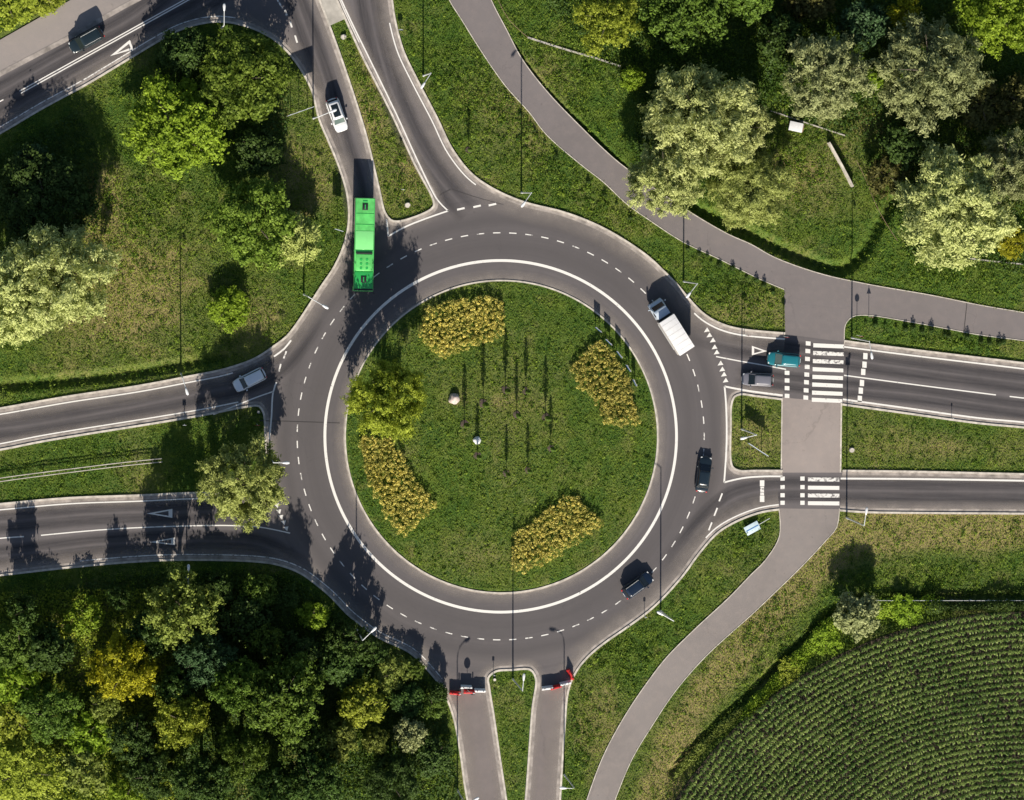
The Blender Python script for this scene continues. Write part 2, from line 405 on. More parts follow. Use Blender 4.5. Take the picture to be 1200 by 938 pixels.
# kerbs and dusty gutters
def kerb(pts, closed=False, w=.26, h=.15, gut=.46):
    P = W(pts)
    mb = MB(); strip(mb, P, 0, w, h, closed, box=.45); mb.build('kerb', M['kerb'])['kind'] = 'structure'
    if gut:
        mb = MB(); strip(mb, P, -gut, -.01, Z0 + .012, closed); mb.build('gutter', M['gutter'])['kind'] = 'structure'
for k in (K_W, K_NM, K_NE, K_EN, K_EM1, K_EI, K_EM2, K_ES, K_SE, K_SM, K_SW, K_WM): kerb(k)
kerb(circle_px(CX, CY, 184, 220), closed=True, w=.20, h=.14, gut=.15)
for k in (PU, PL[::-1], PR[::-1], SL, SR[::-1]):
    P = W(k); mb = MB(); strip(mb, P, 0, .10, Z0 + .03, box=.3); mb.build('path_edging', M['kerb'])['kind'] = 'structure'
mb = MB(); strip(mb, W([(917, 466), (916, 554)]), -.14, 0, Z0 + .06, box=.3); mb.build('path_edging', M['kerb'])['kind'] = 'structure'
mb = MB(); strip(mb, W([(985, 472), (984, 554)]), 0, .2, Z0 + .05, box=.3); mb.build('path_edging', M['kerb'])['kind'] = 'structure'

def dustmat():
    m, nt, bs = nm('kerbside_dust'); uv = nt.nodes.new('ShaderNodeUVMap'); sep = nt.nodes.new('ShaderNodeSeparateXYZ'); nt.links.new(uv.outputs[0], sep.inputs[0])
    prof = ramp(nt, sep.outputs[0], [(.0, .75), (.35, .45), (1.0, 0.0)]); nz = ramp(nt, noise(nt, .5, 5, .65, wpos(nt)), [(.3, .35), (.7, 1.0)])
    a = nt.nodes.new('ShaderNodeMath'); a.operation = 'MULTIPLY'; nt.links.new(prof, a.inputs[0]); nt.links.new(nz, a.inputs[1])
    bs.inputs['Base Color'].default_value = (.34, .30, .27, 1); bs.inputs['Roughness'].default_value = .95; nt.links.new(a.outputs[0], bs.inputs['Alpha']); return m
M['dust'] = dustmat()
def uvribbon(name, A, B, z, mat, cols=5):
    n = len(A); vs = []; uv = []
    for i in range(n):
        for k in range(cols):
            t = k / (cols - 1); q = A[i] * (1 - t) + B[i] * t; vs.append((q[0], q[1], z)); uv.append((t, i / (n - 1)))
    fs = [(i * cols + k, i * cols + k + 1, (i + 1) * cols + k + 1, (i + 1) * cols + k) for i in range(n - 1) for k in range(cols - 1)]
    me = bpy.data.meshes.new(name); me.from_pydata(vs, [], fs); l = me.uv_layers.new(name='UVMap')
    idx = np.empty(len(me.loops), int); me.loops.foreach_get('vertex_index', idx); l.data.foreach_set('uv', np.array(uv)[idx].ravel())
    link(name, me, None, mat)['kind'] = 'structure'
for k, wd in ((K_W, 1.7), (K_NM, 1.0), (K_NE, 2.2), (K_EN, 1.0), (K_EM1, .8), (K_EI, .9), (K_EM2, .9), (K_ES, 1.3), (K_SE, 2.2), (K_SM, 1.0), (K_SW, 1.7), (K_WM, 1.1)):
    P = W(k); uvribbon('kerbside_dust', offs(P, -.40), offs(P, -.40 - wd), Z0 + .016, M['dust'])
P = W(circle_px(CX, CY, 184, 221) ); P = np.vstack([P, P[:1]]); uvribbon('kerbside_dust', offs(P, -.1), offs(P, -1.5), Z0 + .016, M['dust'])

# tyre polish along the arms
def trackmat(name, c, amt):
    m, nt, bs = nm(name)
    uv = nt.nodes.new('ShaderNodeUVMap'); sep = nt.nodes.new('ShaderNodeSeparateXYZ'); nt.links.new(uv.outputs[0], sep.inputs[0])
    prof = ramp(nt, sep.outputs[0], [(.0, 0.0), (.22, .95), (.42, .55), (.5, .1), (.58, .55), (.78, .95), (1.0, 0.0)])
    fin = ramp(nt, sep.outputs[1], [(0.0, 0.0), (.12, 1.0), (.88, 1.0), (1.0, 0.0)])
    sc_ = nt.nodes.new('ShaderNodeVectorMath'); sc_.operation = 'MULTIPLY'; sc_.inputs[1].default_value = (11, 7, 1); nt.links.new(uv.outputs[0], sc_.inputs[0])
    nz = ramp(nt, noise(nt, 1.0, 5, .65, sc_.outputs[0]), [(.25, .35), (.7, 1.0)])
    a = nt.nodes.new('ShaderNodeMath'); a.operation = 'MULTIPLY'; nt.links.new(prof, a.inputs[0]); nt.links.new(nz, a.inputs[1])
    b = nt.nodes.new('ShaderNodeMath'); b.operation = 'MULTIPLY'; nt.links.new(a.outputs[0], b.inputs[0]); nt.links.new(fin, b.inputs[1])
    cc = nt.nodes.new('ShaderNodeMath'); cc.operation = 'MULTIPLY'; nt.links.new(b.outputs[0], cc.inputs[0]); cc.inputs[1].default_value = amt
    bs.inputs['Base Color'].default_value = (*c, 1); bs.inputs['Roughness'].default_value = .7
    nt.links.new(cc.outputs[0], bs.inputs['Alpha'])
    return m
M['track'] = trackmat('tyre_polish', (.045, .042, .047), .75)
def track(pts, w, zk):
    P = W(smooth(pts)); A = offs(P, -w / 2); B = offs(P, w / 2); n = len(P)
    cols = 9; vs = []; uv = []
    for i in range(n):
        for k in range(cols):
            t = k / (cols - 1); q = A[i] * (1 - t) + B[i] * t
            vs.append((q[0], q[1], Z0 + .004 * zk)); uv.append((t, i / (n - 1)))
    fs = [(i * cols + k, i * cols + k + 1, (i + 1) * cols + k + 1, (i + 1) * cols + k) for i in range(n - 1) for k in range(cols - 1)]
    me = bpy.data.meshes.new('wheel_tracks'); me.from_pydata(vs, [], fs)
    l = me.uv_layers.new(name='UVMap')
    idx = np.empty(len(me.loops), int); me.loops.foreach_get('vertex_index', idx)
    l.data.foreach_set('uv', np.array(uv)[idx].ravel())
    link('wheel_tracks', me, None, M['track'])['kind'] = 'structure'
track([(-60, 505), (0, 503), (120, 484), (230, 462), (290, 448), (330, 425), (370, 370)], 3.6, 1)
track([(-60, 615), (0, 612), (120, 602), (240, 600), (300, 602), (340, 590)], 3.4, 1)
track([(-60, 655), (0, 652), (120, 638), (240, 634), (310, 640), (360, 670)], 3.2, 2)
track([(425, -60), (432, 0), (450, 80), (480, 155), (510, 205), (550, 250)], 4.2, 1)
track([(330, -40), (350, 10), (378, 90), (395, 150), (412, 210), (425, 300)], 3.6, 2)
track([(1300, 462), (1200, 449), (1067, 432), (989, 421), (920, 412), (850, 402), (810, 390)], 3.4, 1)
track([(1300, 488), (1200, 480), (1067, 462), (989, 455), (920, 447), (860, 440)], 3.0, 2)
track([(1300, 580), (1200, 577), (1067, 576), (989, 575), (910, 574), (860, 585), (820, 620), (780, 670)], 4.0, 1)
track([(-60, 170), (0, 138), (99, 82), (184, 35), (240, 5), (300, -40)], 3.2, 1)
track([(-60, 140), (0, 108), (99, 52), (160, 18), (230, -40)], 3.2, 2)
M['old_asphalt'] = asphalt('old_brown_asphalt', (.172, .148, .142), spots=.22)
sheet('closed_lane', [[(536, 812), (571, 808), (577, 837), (584, 885), (592, 938), (604, 1020), (571, 1020), (549, 938), (541, 885), (536, 850)]], Z0 + .004, M['old_asphalt'], skirt=0)
sheet('closed_lane', [[(628, 806), (665, 808), (660, 858), (655, 938), (650, 1020), (608, 1020), (617, 938), (625, 831)]], Z0 + .004, M['old_asphalt'], skirt=0)

# ---------------------------------------------------------------- painted markings
ZP = Z0 + .02
mk = MB(); mw = MB()
def line(pts, w=.16, worn=False, sm=True, z=ZP):
    P = W(smooth(pts, 5) if sm and len(pts) > 2 else pts); strip(mw if worn else mk, P, -w / 2, w / 2, z)
def kline(pts, off, w=.16, s0=0, s1=1e9, worn=False):
    P = W(pts); P = cut_len(P, s0, s1); strip(mw if worn else mk, offs(P, -off), -w / 2, w / 2, ZP)
def dash(cx, cy, dx, dy, L, w, worn=False):
    n = math.hypot(dx, dy); dx, dy = dx / n * L / 2, dy / n * L / 2
    strip(mw if worn else mk, W([(cx - dx, cy - dy), (cx + dx, cy + dy)]), -w / 2, w / 2, ZP)
def poly(pts, worn=False, z=ZP):
    m_ = mw if worn else mk; b = len(m_.v); m_.v += [(x, y, z) for x, y in W(pts)]; m_.f.append(tuple(range(b, b + len(pts))))
P = W(circle_px(586.7, 511.5, 206, 240)); strip(mk, P, -.18, .18, ZP, closed=True)
for i in range(79):
    a = 2 * math.pi * i / 79; r = 238.5
    worn = 4.0 < a < 5.6 or 2.3 < a < 2.9
    th = .5 * 8.6 / r
    dashp = [(586.7 + r * math.cos(a + t), 511.5 - r * math.sin(a + t)) for t in (-th, 0, th)]
    strip(mw if (worn or i % 3 == 0) else mk, W(dashp), -.07, .07, ZP)
# north arms
line([(374, -60), (400, 0), (410, 22), (464, 133), (491, 192), (513, 235), (526, 248)], .17, sm=True)
line([(368, -60), (394.5, -8), (404, 14), (421, 50)], .10)
line([(526, 247), (500, 256), (475, 266), (455, 277)], .2); line([(455, 277), (454, 267), (453, 257)], .2)
kl = W(K_NE); kline(K_NE, .62, .16, 9.5, 33)
for x, y in ((540, 245), (559, 242), (577, 240)): dash(x, y, 9, -2, 9, .25)
dash(335, 15, 3, 10, 7, .25, True); dash(341, 29, 3, 10, 7, .22); dash(347, 46, 3, 10, 9, .22)
line([(325, 0), (331, 10)], .2, True)
line([(23, 107), (216, 0), (258, -23)], .14, sm=False); line([(24.5, 109.5), (217.5, 2.2), (259, -21)], .14, sm=False)
line([(-40, 140), (4, 117)], .14, sm=False)
SHL = MB(); strip(SHL, W([(-100, 141), (0, 87), (80, 45), (145, 8), (255, -50)]), -.3, .3, ZP + .012, box=.02); SHL.build('gutter', M['gutter'])['kind'] = 'structure'
poly([(129, 66), (152, 47), (153.6, 49.6), (137, 62.5)]); poly([(129, 66), (137, 62.5), (155, 55.5), (156.4, 58)]); poly([(152, 47), (156.4, 58), (154, 58.6), (150.2, 49)], z=ZP + .004)
# west
kline(K_W, .62, .16, 0, 41); line([(341, 399), (333, 409), (321, 418)], .22)
kline(K_W, .55, .14, length(W(K_W)) - 46, length(W(K_W)), True)
kline(K_WM, .62, .16, 0, 40); kline(K_WM, .62, .16, length(W(K_WM)) - 42, length(W(K_WM)) - 1)
dash(334, 416, -3, 8, 9, .2, True); dash(328, 431, -2, 8, 9, .2, True)
line([(324, 448), (320, 460), (318, 490), (315.5, 515)], .2); line([(250, 486), (280, 474), (300, 466), (320, 459)], .16)
line([(-80, 641), (0, 631), (28, 629)], .15); line([(48, 627.5), (120, 621), (187, 617.5), (267, 616), (305, 618), (340, 625)], .15)
for p in ((322, 588), (324, 593), (326.5, 600), (329, 606.5), (332, 613), (335, 620)):
    x, y = p; poly([(x - 3, y - 2.2), (x + 3, y - 3), (x + 1.5, y + 2.6)], z=ZP + .003)
def big_tri(ax, ay, bx, by, cx, cy):
    A, B, C_ = np.array((ax, ay)), np.array((bx, by)), np.array((cx, cy)); O = (A + B + C_) / 3
    a, b, c = (O + (q - O) * .55 for q in (A, B, C_))
    for (p, q, r_, s_) in ((A, B, b, a), (B, C_, c, b), (C_, A, a, c)): poly([p, q, r_, s_])
big_tri(172, 602, 202, 596.5, 202, 607); big_tri(175, 635.5, 205, 630, 205, 639); big_tri(899, 411.7, 881, 405.5, 881, 416.5)
# east
kline(K_NE, .62, .2, length(W(K_NE)) - 12.4, length(W(K_NE))); kline(K_EN, .62, .2)
for p in ((828, 387), (831, 393), (835, 399), (837, 407), (839.5, 413), (844, 426), (846, 433), (848, 439), (850, 446)):
    x, y = p; poly([(x - 3.2, y + 2.6), (x + .5, y - 3.2), (x + 3.6, y + 1.6)])
line([(839, 418), (865, 423), (894, 428), (921, 433)], .16)
line([(849, 453), (875, 458), (917, 463.5)], .24); kline(K_EM1, .55, .22)
line([(849, 453), (850.5, 470), (851.5, 500), (851, 530), (848.5, 565.5)], .22); line([(848.5, 565.5), (870, 560.5), (895, 558.5), (917, 558.5)], .22)
line([(985, 561), (1067, 561.5), (1200, 563.5), (1300, 565)], .24)
line([(989, 440), (1080, 452), (1167, 463)], .16); dash(1192, 465.8, 17, 2, 18, .16); dash(1235, 470, 40, 5, 40, .16)
for i, y in enumerate((405, 414, 423.5, 433, 442, 451, 460.5, 468.8)):
    poly([(953 - i * .25, y - 2.6), (989 - i * .3, y - 1 + (i % 2) * .2), (989 - i * .3, y + 3.6), (953 - i * .25, y + 2.2)], worn=(i in (1, 2)))
for i, y in enumerate((402.5, 411.5, 420.7, 430, 439, 448, 457.5, 466)):
    x = 947 - i * .4; poly([(x - 2.8, y - 2.6), (x + 2.8, y - 2), (x + 2.8, y + 2.8), (x - 2.8, y + 2.4)])
for y in (437, 446, 455, 464): poly([(919.5, y - 2.5), (925, y - 2.2), (925, y + 2.7), (919.5, y + 2.4)])
for x, y in ((1014, 417.5), (1013, 427.5), (1011.5, 436), (1010, 449), (1008.7, 458), (1007.5, 467.5)):
    poly([(x - 2.4, y - 3.8), (x + 2.6, y - 3.3), (x + 2.4, y + 3.8), (x - 2.6, y + 3.5)])
for y, wn_ in ((562, 1), (571.7, 0), (580.8, 1), (589.9, 0)):
    poly([(946.7, y - 2.3), (983.5, y - 2), (983.5, y + 2.6), (946.7, y + 2.2)], worn=bool(wn_))
for x in (940.3, 917):
    for k, y in enumerate((561, 571, 580.5, 589.4)): poly([(x - 2.5, y - 2.4), (x + 2.5, y - 2.4), (x + 2.5, y + 2.4), (x - 2.5, y + 2.4)], worn=(x < 930 and k == 1))
poly([(890.4, 563), (895.6, 563), (895.6, 570), (890.4, 570)]); poly([(890.4, 581), (895.6, 581), (895.6, 588.5), (890.4, 588.5)]); poly([(890.8, 570.5), (895.2, 570.5), (895.2, 580.6), (890.8, 580.6)], worn=True)
for x, y in ((844.5, 583), (838.7, 600), (832.3, 617)): dash(x, y, -3.5, 9, 10, .2)
kline(K_SE, .5, .16, 0, 10.5)
kline(K_SW, .55, .14, 26, 78, True)
def shape_obj(mb, name, mat): mb.build(name, mat)['kind'] = 'structure'
shape_obj(mk, 'road_markings', M['paint']); shape_obj(mw, 'worn_road_markings', M['paint_worn'])
mb = MB()
for a, b in (((303, 493), (398, 496)), ((1133, 356), (1129.5, 388)), ((515, 229), (528, 222))): strip(mb, W([a, b]), -.05, .05, Z0 + .017)
strip(mb, W(smooth([(529, 222), (560, 232), (590, 240)])), -.03, .03, Z0 + .017)
shape_obj(mb, 'tar_joint', M['tar'])

# ---------------------------------------------------------------- raster mask of paved areas (1 px = 1 photo pixel / 2)
MX0, MY0, MS = -110, -80, 2.0
MWd, MHt = 730, 560
gx = (np.arange(MWd) + .5) * MS + MX0; gy = (np.arange(MHt) + .5) * MS + MY0
def raster(poly_):
    pts = np.array(poly_, float); out = np.zeros((MHt, MWd), bool); X = gx[None, :]
    n = len(pts)
    for j in range(MHt):
        y = gy[j]; xs = []
        y0 = pts[:, 1]; y1 = np.roll(pts[:, 1], -1); x0 = pts[:, 0]; x1 = np.roll(pts[:, 0], -1)
        c = (y0 <= y) != (y1 <= y)
        if not c.any(): continue
        xi = x0[c] + (y - y0[c]) * (x1[c] - x0[c]) / (y1[c] - y0[c])
        out[j] = (np.searchsorted(np.sort(xi), gx) % 2) == 1
    return out
def dil(m_, k=1):
    for _ in range(k):
        q = m_.copy(); q[1:] |= m_[:-1]; q[:-1] |= m_[1:]; q[:, 1:] |= m_[:, :-1]; q[:, :-1] |= m_[:, 1:]; m_ = q
    return m_
paved = raster(OUTLINE) & ~raster(ISLE); paved_road = paved.copy()
for l in (PATH, SPATH, XMID, NTRI): paved |= raster(l)
paved_d = dil(paved_road, 2) | paved
CORN = [(1200 + 489 * math.cos(t), 1206 - 489 * math.sin(t)) for t in np.radians(np.linspace(155, 76, 60))] + [(1318, 1000)]
corn_m = raster(CORN)
BEDS = [[(488, 390), (497, 363), (512, 356), (529, 352), (567, 347), (592, 353), (591, 390), (580, 398), (548, 408), (516, 419)],
        [(667, 430), (684, 412), (699, 397), (717, 411), (729, 428), (736, 441), (742, 467), (748, 497), (726, 500), (707, 497), (693, 465), (677, 454)],
        [(421, 513), (440, 511), (460, 512), (470, 532), (481, 553), (511, 591), (492, 612), (471, 631), (460, 617), (452, 604), (431, 567)],
        [(600, 668), (600, 625), (627, 606), (648, 590), (663, 579), (677, 581), (690, 596), (707, 613), (684, 631), (653, 652), (611, 671)]]
beds_m = np.zeros_like(paved)
for b in BEDS: beds_m |= raster(b)
def look(m_, px, py):
    i = np.clip(((px - MX0) / MS).astype(int), 0, MWd - 1); j = np.clip(((py - MY0) / MS).astype(int), 0, MHt - 1)
    return m_[j, i]

# ---------------------------------------------------------------- smooth noise in numpy
def vnoise(x, y, s, seed=0):
    r_ = np.random.default_rng(seed); T = r_.random((256, 256)); x = x / s; y = y / s
    i = np.floor(x).astype(int); j = np.floor(y).astype(int); fx = x - i; fy = y - j
    fx = fx * fx * (3 - 2 * fx); fy = fy * fy * (3 - 2 * fy)
    a = T[i % 256, j % 256]; b = T[(i + 1) % 256, j % 256]; c = T[i % 256, (j + 1) % 256]; d = T[(i + 1) % 256, (j + 1) % 256]
    return (a * (1 - fx) + b * fx) * (1 - fy) + (c * (1 - fx) + d * fx) * fy
def fbm(x, y, s, seed=0):
    return (vnoise(x, y, s, seed) + .5 * vnoise(x, y, s / 2, seed + 1) + .25 * vnoise(x, y, s / 4, seed + 2)) / 1.75
DRY = [(1090, 625, 120, 16, .9), (950, 650, 40, 20, .6), (830, 770, 32, 75, 0), (700, 850, 25, 60, .35), (140, 320, 95, 75, .55), (300, 380, 40, 45, .4), (350, 200, 40, 90, .35),
       (430, 130, 25, 80, .55), (480, 200, 20, 40, .5), (880, 520, 30, 35, .5), (870, 360, 40, 25, .4), (1100, 525, 80, 14, .35), (650, 90, 30, 50, .3), (600, 130, 40, 50, .25),
       (600, 470, 70, 60, .22), (120, 240, 20, 40, .8), (1130, 205, 60, 30, .35), (930, 215, 55, 50, .4), (1130, 370, 60, 12, .3), (1030, 150, 40, 25, .5), (560, 240, 40, 30, .3),
       (90, 770, 60, 100, .3), (150, 360, 60, 60, .4), (560, 650, 60, 30, .25), (790, 600, 20, 20, 0)]
BAND = smooth([(770, 938), (790, 870), (830, 810), (885, 740), (940, 680), (1000, 630), (1200, 618)], 20)
def dryness(px, py, x, y):
    d = .11 + .30 * (fbm(x, y, 7, 5) - .35)
    for cx, cy, rx, ry, a in DRY: d = d + a * np.exp(-(((px - cx) / rx) ** 2 + ((py - cy) / ry) ** 2)) * (.5 + fbm(x, y, 3, 9))
    bd = np.min([np.hypot(px - q[0], py - q[1]) for q in BAND], axis=0)
    d = d + 1.15 * np.exp(-(bd / 19.0) ** 2) * (.45 + fbm(x, y, 3, 13))
    wild = fbm(x, y, 2.2, 31); d = d + np.clip(wild - .55, 0, 1) * .9 + .55 * np.clip(fbm(x, y, 12, 44) - .52, 0, 1)
    return np.clip(d, 0, 1)
DITCH = [([(600, 58), (622, 90), (655, 128), (690, 160), (738, 208), (775, 235)], 9, 1.2), ([(812, 243), (835, 254), (880, 275), (930, 298), (985, 316), (1010, 298), (1030, 262), (1048, 235)], 10, 1.3),
         ([(-60, 458), (0, 453), (130, 441), (210, 428), (262, 418)], 9, .9), ([(790, 905), (835, 858), (880, 815), (930, 765), (975, 722), (1000, 707), (1300, 700)], 9, 1.1)]
DITCH = [(smooth(a, 8), w, d) for a, w, d in DITCH]
def height(px, py, x, y):
    z = -.10 * fbm(x, y, 1.6, 21) - .02
    for pts, w, dep in DITCH:
        a = np.array(pts); m_ = (px > a[:, 0].min() - 30) & (px < a[:, 0].max() + 30) & (py > a[:, 1].min() - 30) & (py < a[:, 1].max() + 30)
        if m_.any():
            d = np.min([np.hypot(px[m_] - q[0], py[m_] - q[1]) for q in a], axis=0)
            z[m_] -= dep * np.clip(1 - d / w, 0, 1) ** .8
    dc = np.hypot(px - CX, py - CY); z = z + np.where(dc < 183, .12 + .35 * np.clip(1 - dc / 183, 0, 1), 0)
    return z
cs = np.arange(-76, 76.01, .33)
ext = np.array([-4000, -1500, -600, -250, -140, -100])
gxx = np.r_[ext, cs, -ext[::-1]]; csy = np.arange(-60, 60.01, .33); gyy = np.r_[ext, csy, -ext[::-1]]
XX, YY = np.meshgrid(gxx, gyy); xf, yf = XX.ravel(), YY.ravel(); ppx, ppy = proj(xf, yf)
zf = height(ppx, ppy, xf, yf); nearv = (abs(xf) < 76) & (abs(yf) < 60)
zf = np.where(nearv, zf, -.1); onroad = look(paved, ppx, ppy) & nearv; zf = np.where(onroad, np.minimum(zf, -.06), zf)
me = bpy.data.meshes.new('ground'); nx, ny = len(gxx), len(gyy)
ii, jj = np.meshgrid(np.arange(nx - 1), np.arange(ny - 1)); a = (jj * nx + ii).ravel()
F = np.stack([a, a + 1, a + nx + 1, a + nx], 1)
def fastmesh(name, V, F, vals=None, attr='v'):
    me = bpy.data.meshes.new(name); k = F.shape[1]
    me.vertices.add(len(V)); me.vertices.foreach_set('co', V.astype(np.float32).ravel())
    me.loops.add(F.size); me.loops.foreach_set('vertex_index', F.astype(np.int32).ravel())
    me.polygons.add(len(F)); me.polygons.foreach_set('loop_start', np.arange(0, F.size, k, dtype=np.int32))
    if vals is not None:
        at_ = me.attributes.new(attr, 'FLOAT', 'POINT'); at_.data.foreach_set('value', vals.astype(np.float32))
    me.update(calc_edges=True); return me
dr = dryness(ppx, ppy, xf, yf)
me = fastmesh('ground', np.stack([xf, yf, zf], 1), F, dr, 'dry')
me.polygons.foreach_set('use_smooth', np.ones(len(F), bool))
link('ground', me, None, M['ground'])['kind'] = 'structure'

# soil of the field
P = W(CORN); sheet('field_soil', [CORN], .012, M['soil'], skirt=.4)

# ---------------------------------------------------------------- leaf clouds
def leaves(pos, U, V_, vals):
    """diamond leaves: centre pos, half axes U and V_"""
    n = len(pos)
    Vt = np.empty((n, 4, 3)); Vt[:, 0] = pos - U; Vt[:, 1] = pos + V_; Vt[:, 2] = pos + U; Vt[:, 3] = pos - V_
    F = np.arange(n * 4).reshape(n, 4)
    return Vt.reshape(-1, 3), F, np.repeat(vals, 4)
def unit(a): return a / (np.linalg.norm(a, axis=-1, keepdims=True) + 1e-9)
def rand_axes(nrm, a, b, rg, tilt=.7):
    n = len(nrm); N = unit(nrm + rg.normal(0, tilt, (n, 3)))
    t = unit(np.cross(N, rg.normal(0, 1, (n, 3)))); s = np.cross(N, t)
    return t * np.asarray(a).reshape(-1, 1), s * np.asarray(b).reshape(-1, 1)

# grass
def scatter(n, box=(-60, 1260, -60, 1000)):
    px = rng.uniform(box[0], box[1], n); py = rng.uniform(box[2], box[3], n)
    xy = G(px, py); return px, py, xy[:, 0], xy[:, 1]
px, py, x, y = scatter(900000)
ok = ~look(paved_d, px, py) & ~look(corn_m, px, py)
px, py, x, y = px[ok], py[ok], x[ok], y[ok]
d = dryness(px, py, x, y); z = height(px, py, x, y)
patch = .6 * fbm(x, y, 1.1, 77) + .4 * fbm(x, y, 5.5, 78); hgt = .05 + .16 * patch * rng.random(len(x))
isl = np.hypot(px - CX, py - CY) < 183
tone = np.clip(.10 + .75 * d * rng.random(len(x)) + .55 * (patch - .38) + rng.normal(0, .07, len(x)), 0, 1)
nrm = np.tile([0, -.35, 1.0], (len(x), 1))
U, V_ = rand_axes(nrm, .06 + .09 * rng.random(len(x)), .02 + .035 * rng.random(len(x)), rng, .75)
Vt, Fq, vv = leaves(np.stack([x, y, z + hgt], 1), U, V_, tone)
me = fastmesh('grass', Vt, Fq, vv); o = link('grass', me, None, M['grass'])
tag(o, 'rough green and straw-coloured meadow grass covering verges and islands', 'grass', kind='stuff')

# weeds: broad leaved clumps in the rough verges
WZ = [((560, 110), 70, 60), ((640, 150), 50, 60), ((700, 240), 60, 40), ((860, 350), 50, 25), ((470, 130), 40, 90), ((420, 130), 20, 90), ((1100, 405), 90, 10), ((1100, 320), 80, 35), ((930, 180), 50, 60),
      ((730, 760), 60, 50), ((680, 860), 20, 60), ((880, 640), 25, 35), ((20, 15), 60, 25), ((100, 900), 110, 60), ((60, 800), 60, 80), ((460, 900), 70, 40), ((330, 720), 100, 40), ((1150, 150), 60, 80),
      ((1180, 270), 30, 25), ((700, 50), 70, 60), ((1040, 730), 60, 12), ((900, 790), 20, 20), ((250, 680), 140, 18), ((60, 690), 60, 25), ((1080, 680), 110, 20), ((900, 730), 40, 40), ((160, 260), 60, 60),
      ((800, 40), 90, 50), ((1000, 60), 120, 60)]
cl = []
for (cx, cy), rx, ry in WZ:
    k = int(rx * ry * .10) + 10
    cl.append(np.stack([rng.normal(cx, rx * .6, k), rng.normal(cy, ry * .6, k)], 1))
cl.append(np.stack([rng.uniform(-60, 1260, 14000), rng.uniform(-60, 1000, 14000)], 1))
ck = [np.array(q) for q in SL[::2] + SR[::2]]
cl = np.concatenate(cl); okc = ~look(dil(paved, 4), cl[:, 0], cl[:, 1]) & ~look(dil(corn_m, 2), cl[:, 0], cl[:, 1]) & ~look(dil(beds_m, 2), cl[:, 0], cl[:, 1])
cl = cl[okc]; xy = G(cl[:, 0], cl[:, 1]); nl = 13
sz = rng.uniform(.12, .55, len(cl)) ** 1.3 + .1; sz[np.hypot(cl[:, 0] - CX, cl[:, 1] - CY) < 183] *= .5
ctr = np.repeat(np.c_[xy, height(cl[:, 0], cl[:, 1], xy[:, 0], xy[:, 1]) + .02], nl, 0); s = np.repeat(sz, nl)
dirn = unit(rng.normal(0, 1, (len(s), 3))); dirn[:, 2] = abs(dirn[:, 2])
tone = np.clip(np.repeat(rng.random(len(cl)) ** 1.6, nl) * .9 + rng.normal(0, .08, len(s)), 0, 1)
U, V_ = rand_axes(dirn + [0, 0, .5], .075 + .07 * rng.random(len(s)), .04 + .04 * rng.random(len(s)), rng, .5)
Vt, Fq, vv = leaves(ctr + dirn * s[:, None], U, V_, tone)
me = fastmesh('weeds', Vt, Fq, vv); o = link('weeds', me, None, M['weeds'])
tag(o, 'low broad-leaved weeds scattered through the meadow grass', 'weeds', kind='stuff')

# woodland undergrowth
UG = [[(-60, 700), (60, 690), (200, 668), (300, 668), (350, 680), (400, 720), (440, 755), (500, 795), (525, 840), (540, 940), (545, 1000), (-60, 1000)],
      [(640, -60), (640, 10), (700, 60), (740, 110), (745, 200), (800, 235), (880, 225), (900, 130), (990, 160), (1040, 170), (1060, 300), (1260, 330), (1260, -60)],
      [(-60, 130), (0, 180), (90, 130), (120, 180), (110, 240), (20, 260), (-60, 260)], [(180, 60), (250, 40), (330, 60), (340, 120), (330, 200), (300, 190), (200, 160)]]
um = np.zeros_like(paved)
for u_ in UG: um |= raster(u_)
um &= ~dil(paved, 5)
px, py, x, y = scatter(330000); ok = look(um, px, py); px, py, x, y = px[ok], py[ok], x[ok], y[ok]
hh = fbm(x, y, 3.0, 40); hz = np.clip((hh - .40) * 2.4, 0, .7) * (.35 + .65 * rng.random(len(x))) + .1
tone = np.clip(fbm(x, y, 2.0, 55) * .9 - .12 + rng.normal(0, .12, len(x)), 0, 1)
gx_ = fbm(x + .3, y, 3.0, 40) - hh; gy_ = fbm(x, y + .3, 3.0, 40) - hh
nrm = np.stack([-gx_ * 12, -gy_ * 12, np.ones(len(x))], 1)
U, V_ = rand_axes(unit(nrm), .13 + .10 * rng.random(len(x)), .08 + .07 * rng.random(len(x)), rng, .55)
Vt, Fq, vv = leaves(np.stack([x, y, hz], 1), U, V_, tone)
left = (px < 205) & (py > 690); keep = np.repeat(left, 4)
def pick(mask):
    k = np.repeat(mask, 4); n_ = int(mask.sum()); return Vt[k], np.arange(n_ * 4).reshape(n_, 4), vv[k]
o = link('scrub', fastmesh('scrub', *pick(left)), None, LEAF['lime'])
tag(o, 'low sunlit yellow-green scrub filling the lower left corner between the trees', 'scrub', kind='stuff')
me = fastmesh('undergrowth', *pick(~left)); o = link('undergrowth', me, None, LEAF['dark'])  # dark leaf colour stands in for the tree shade on the wood floor
tag(o, 'tangled green undergrowth covering the floor of the woods', 'undergrowth', kind='stuff')

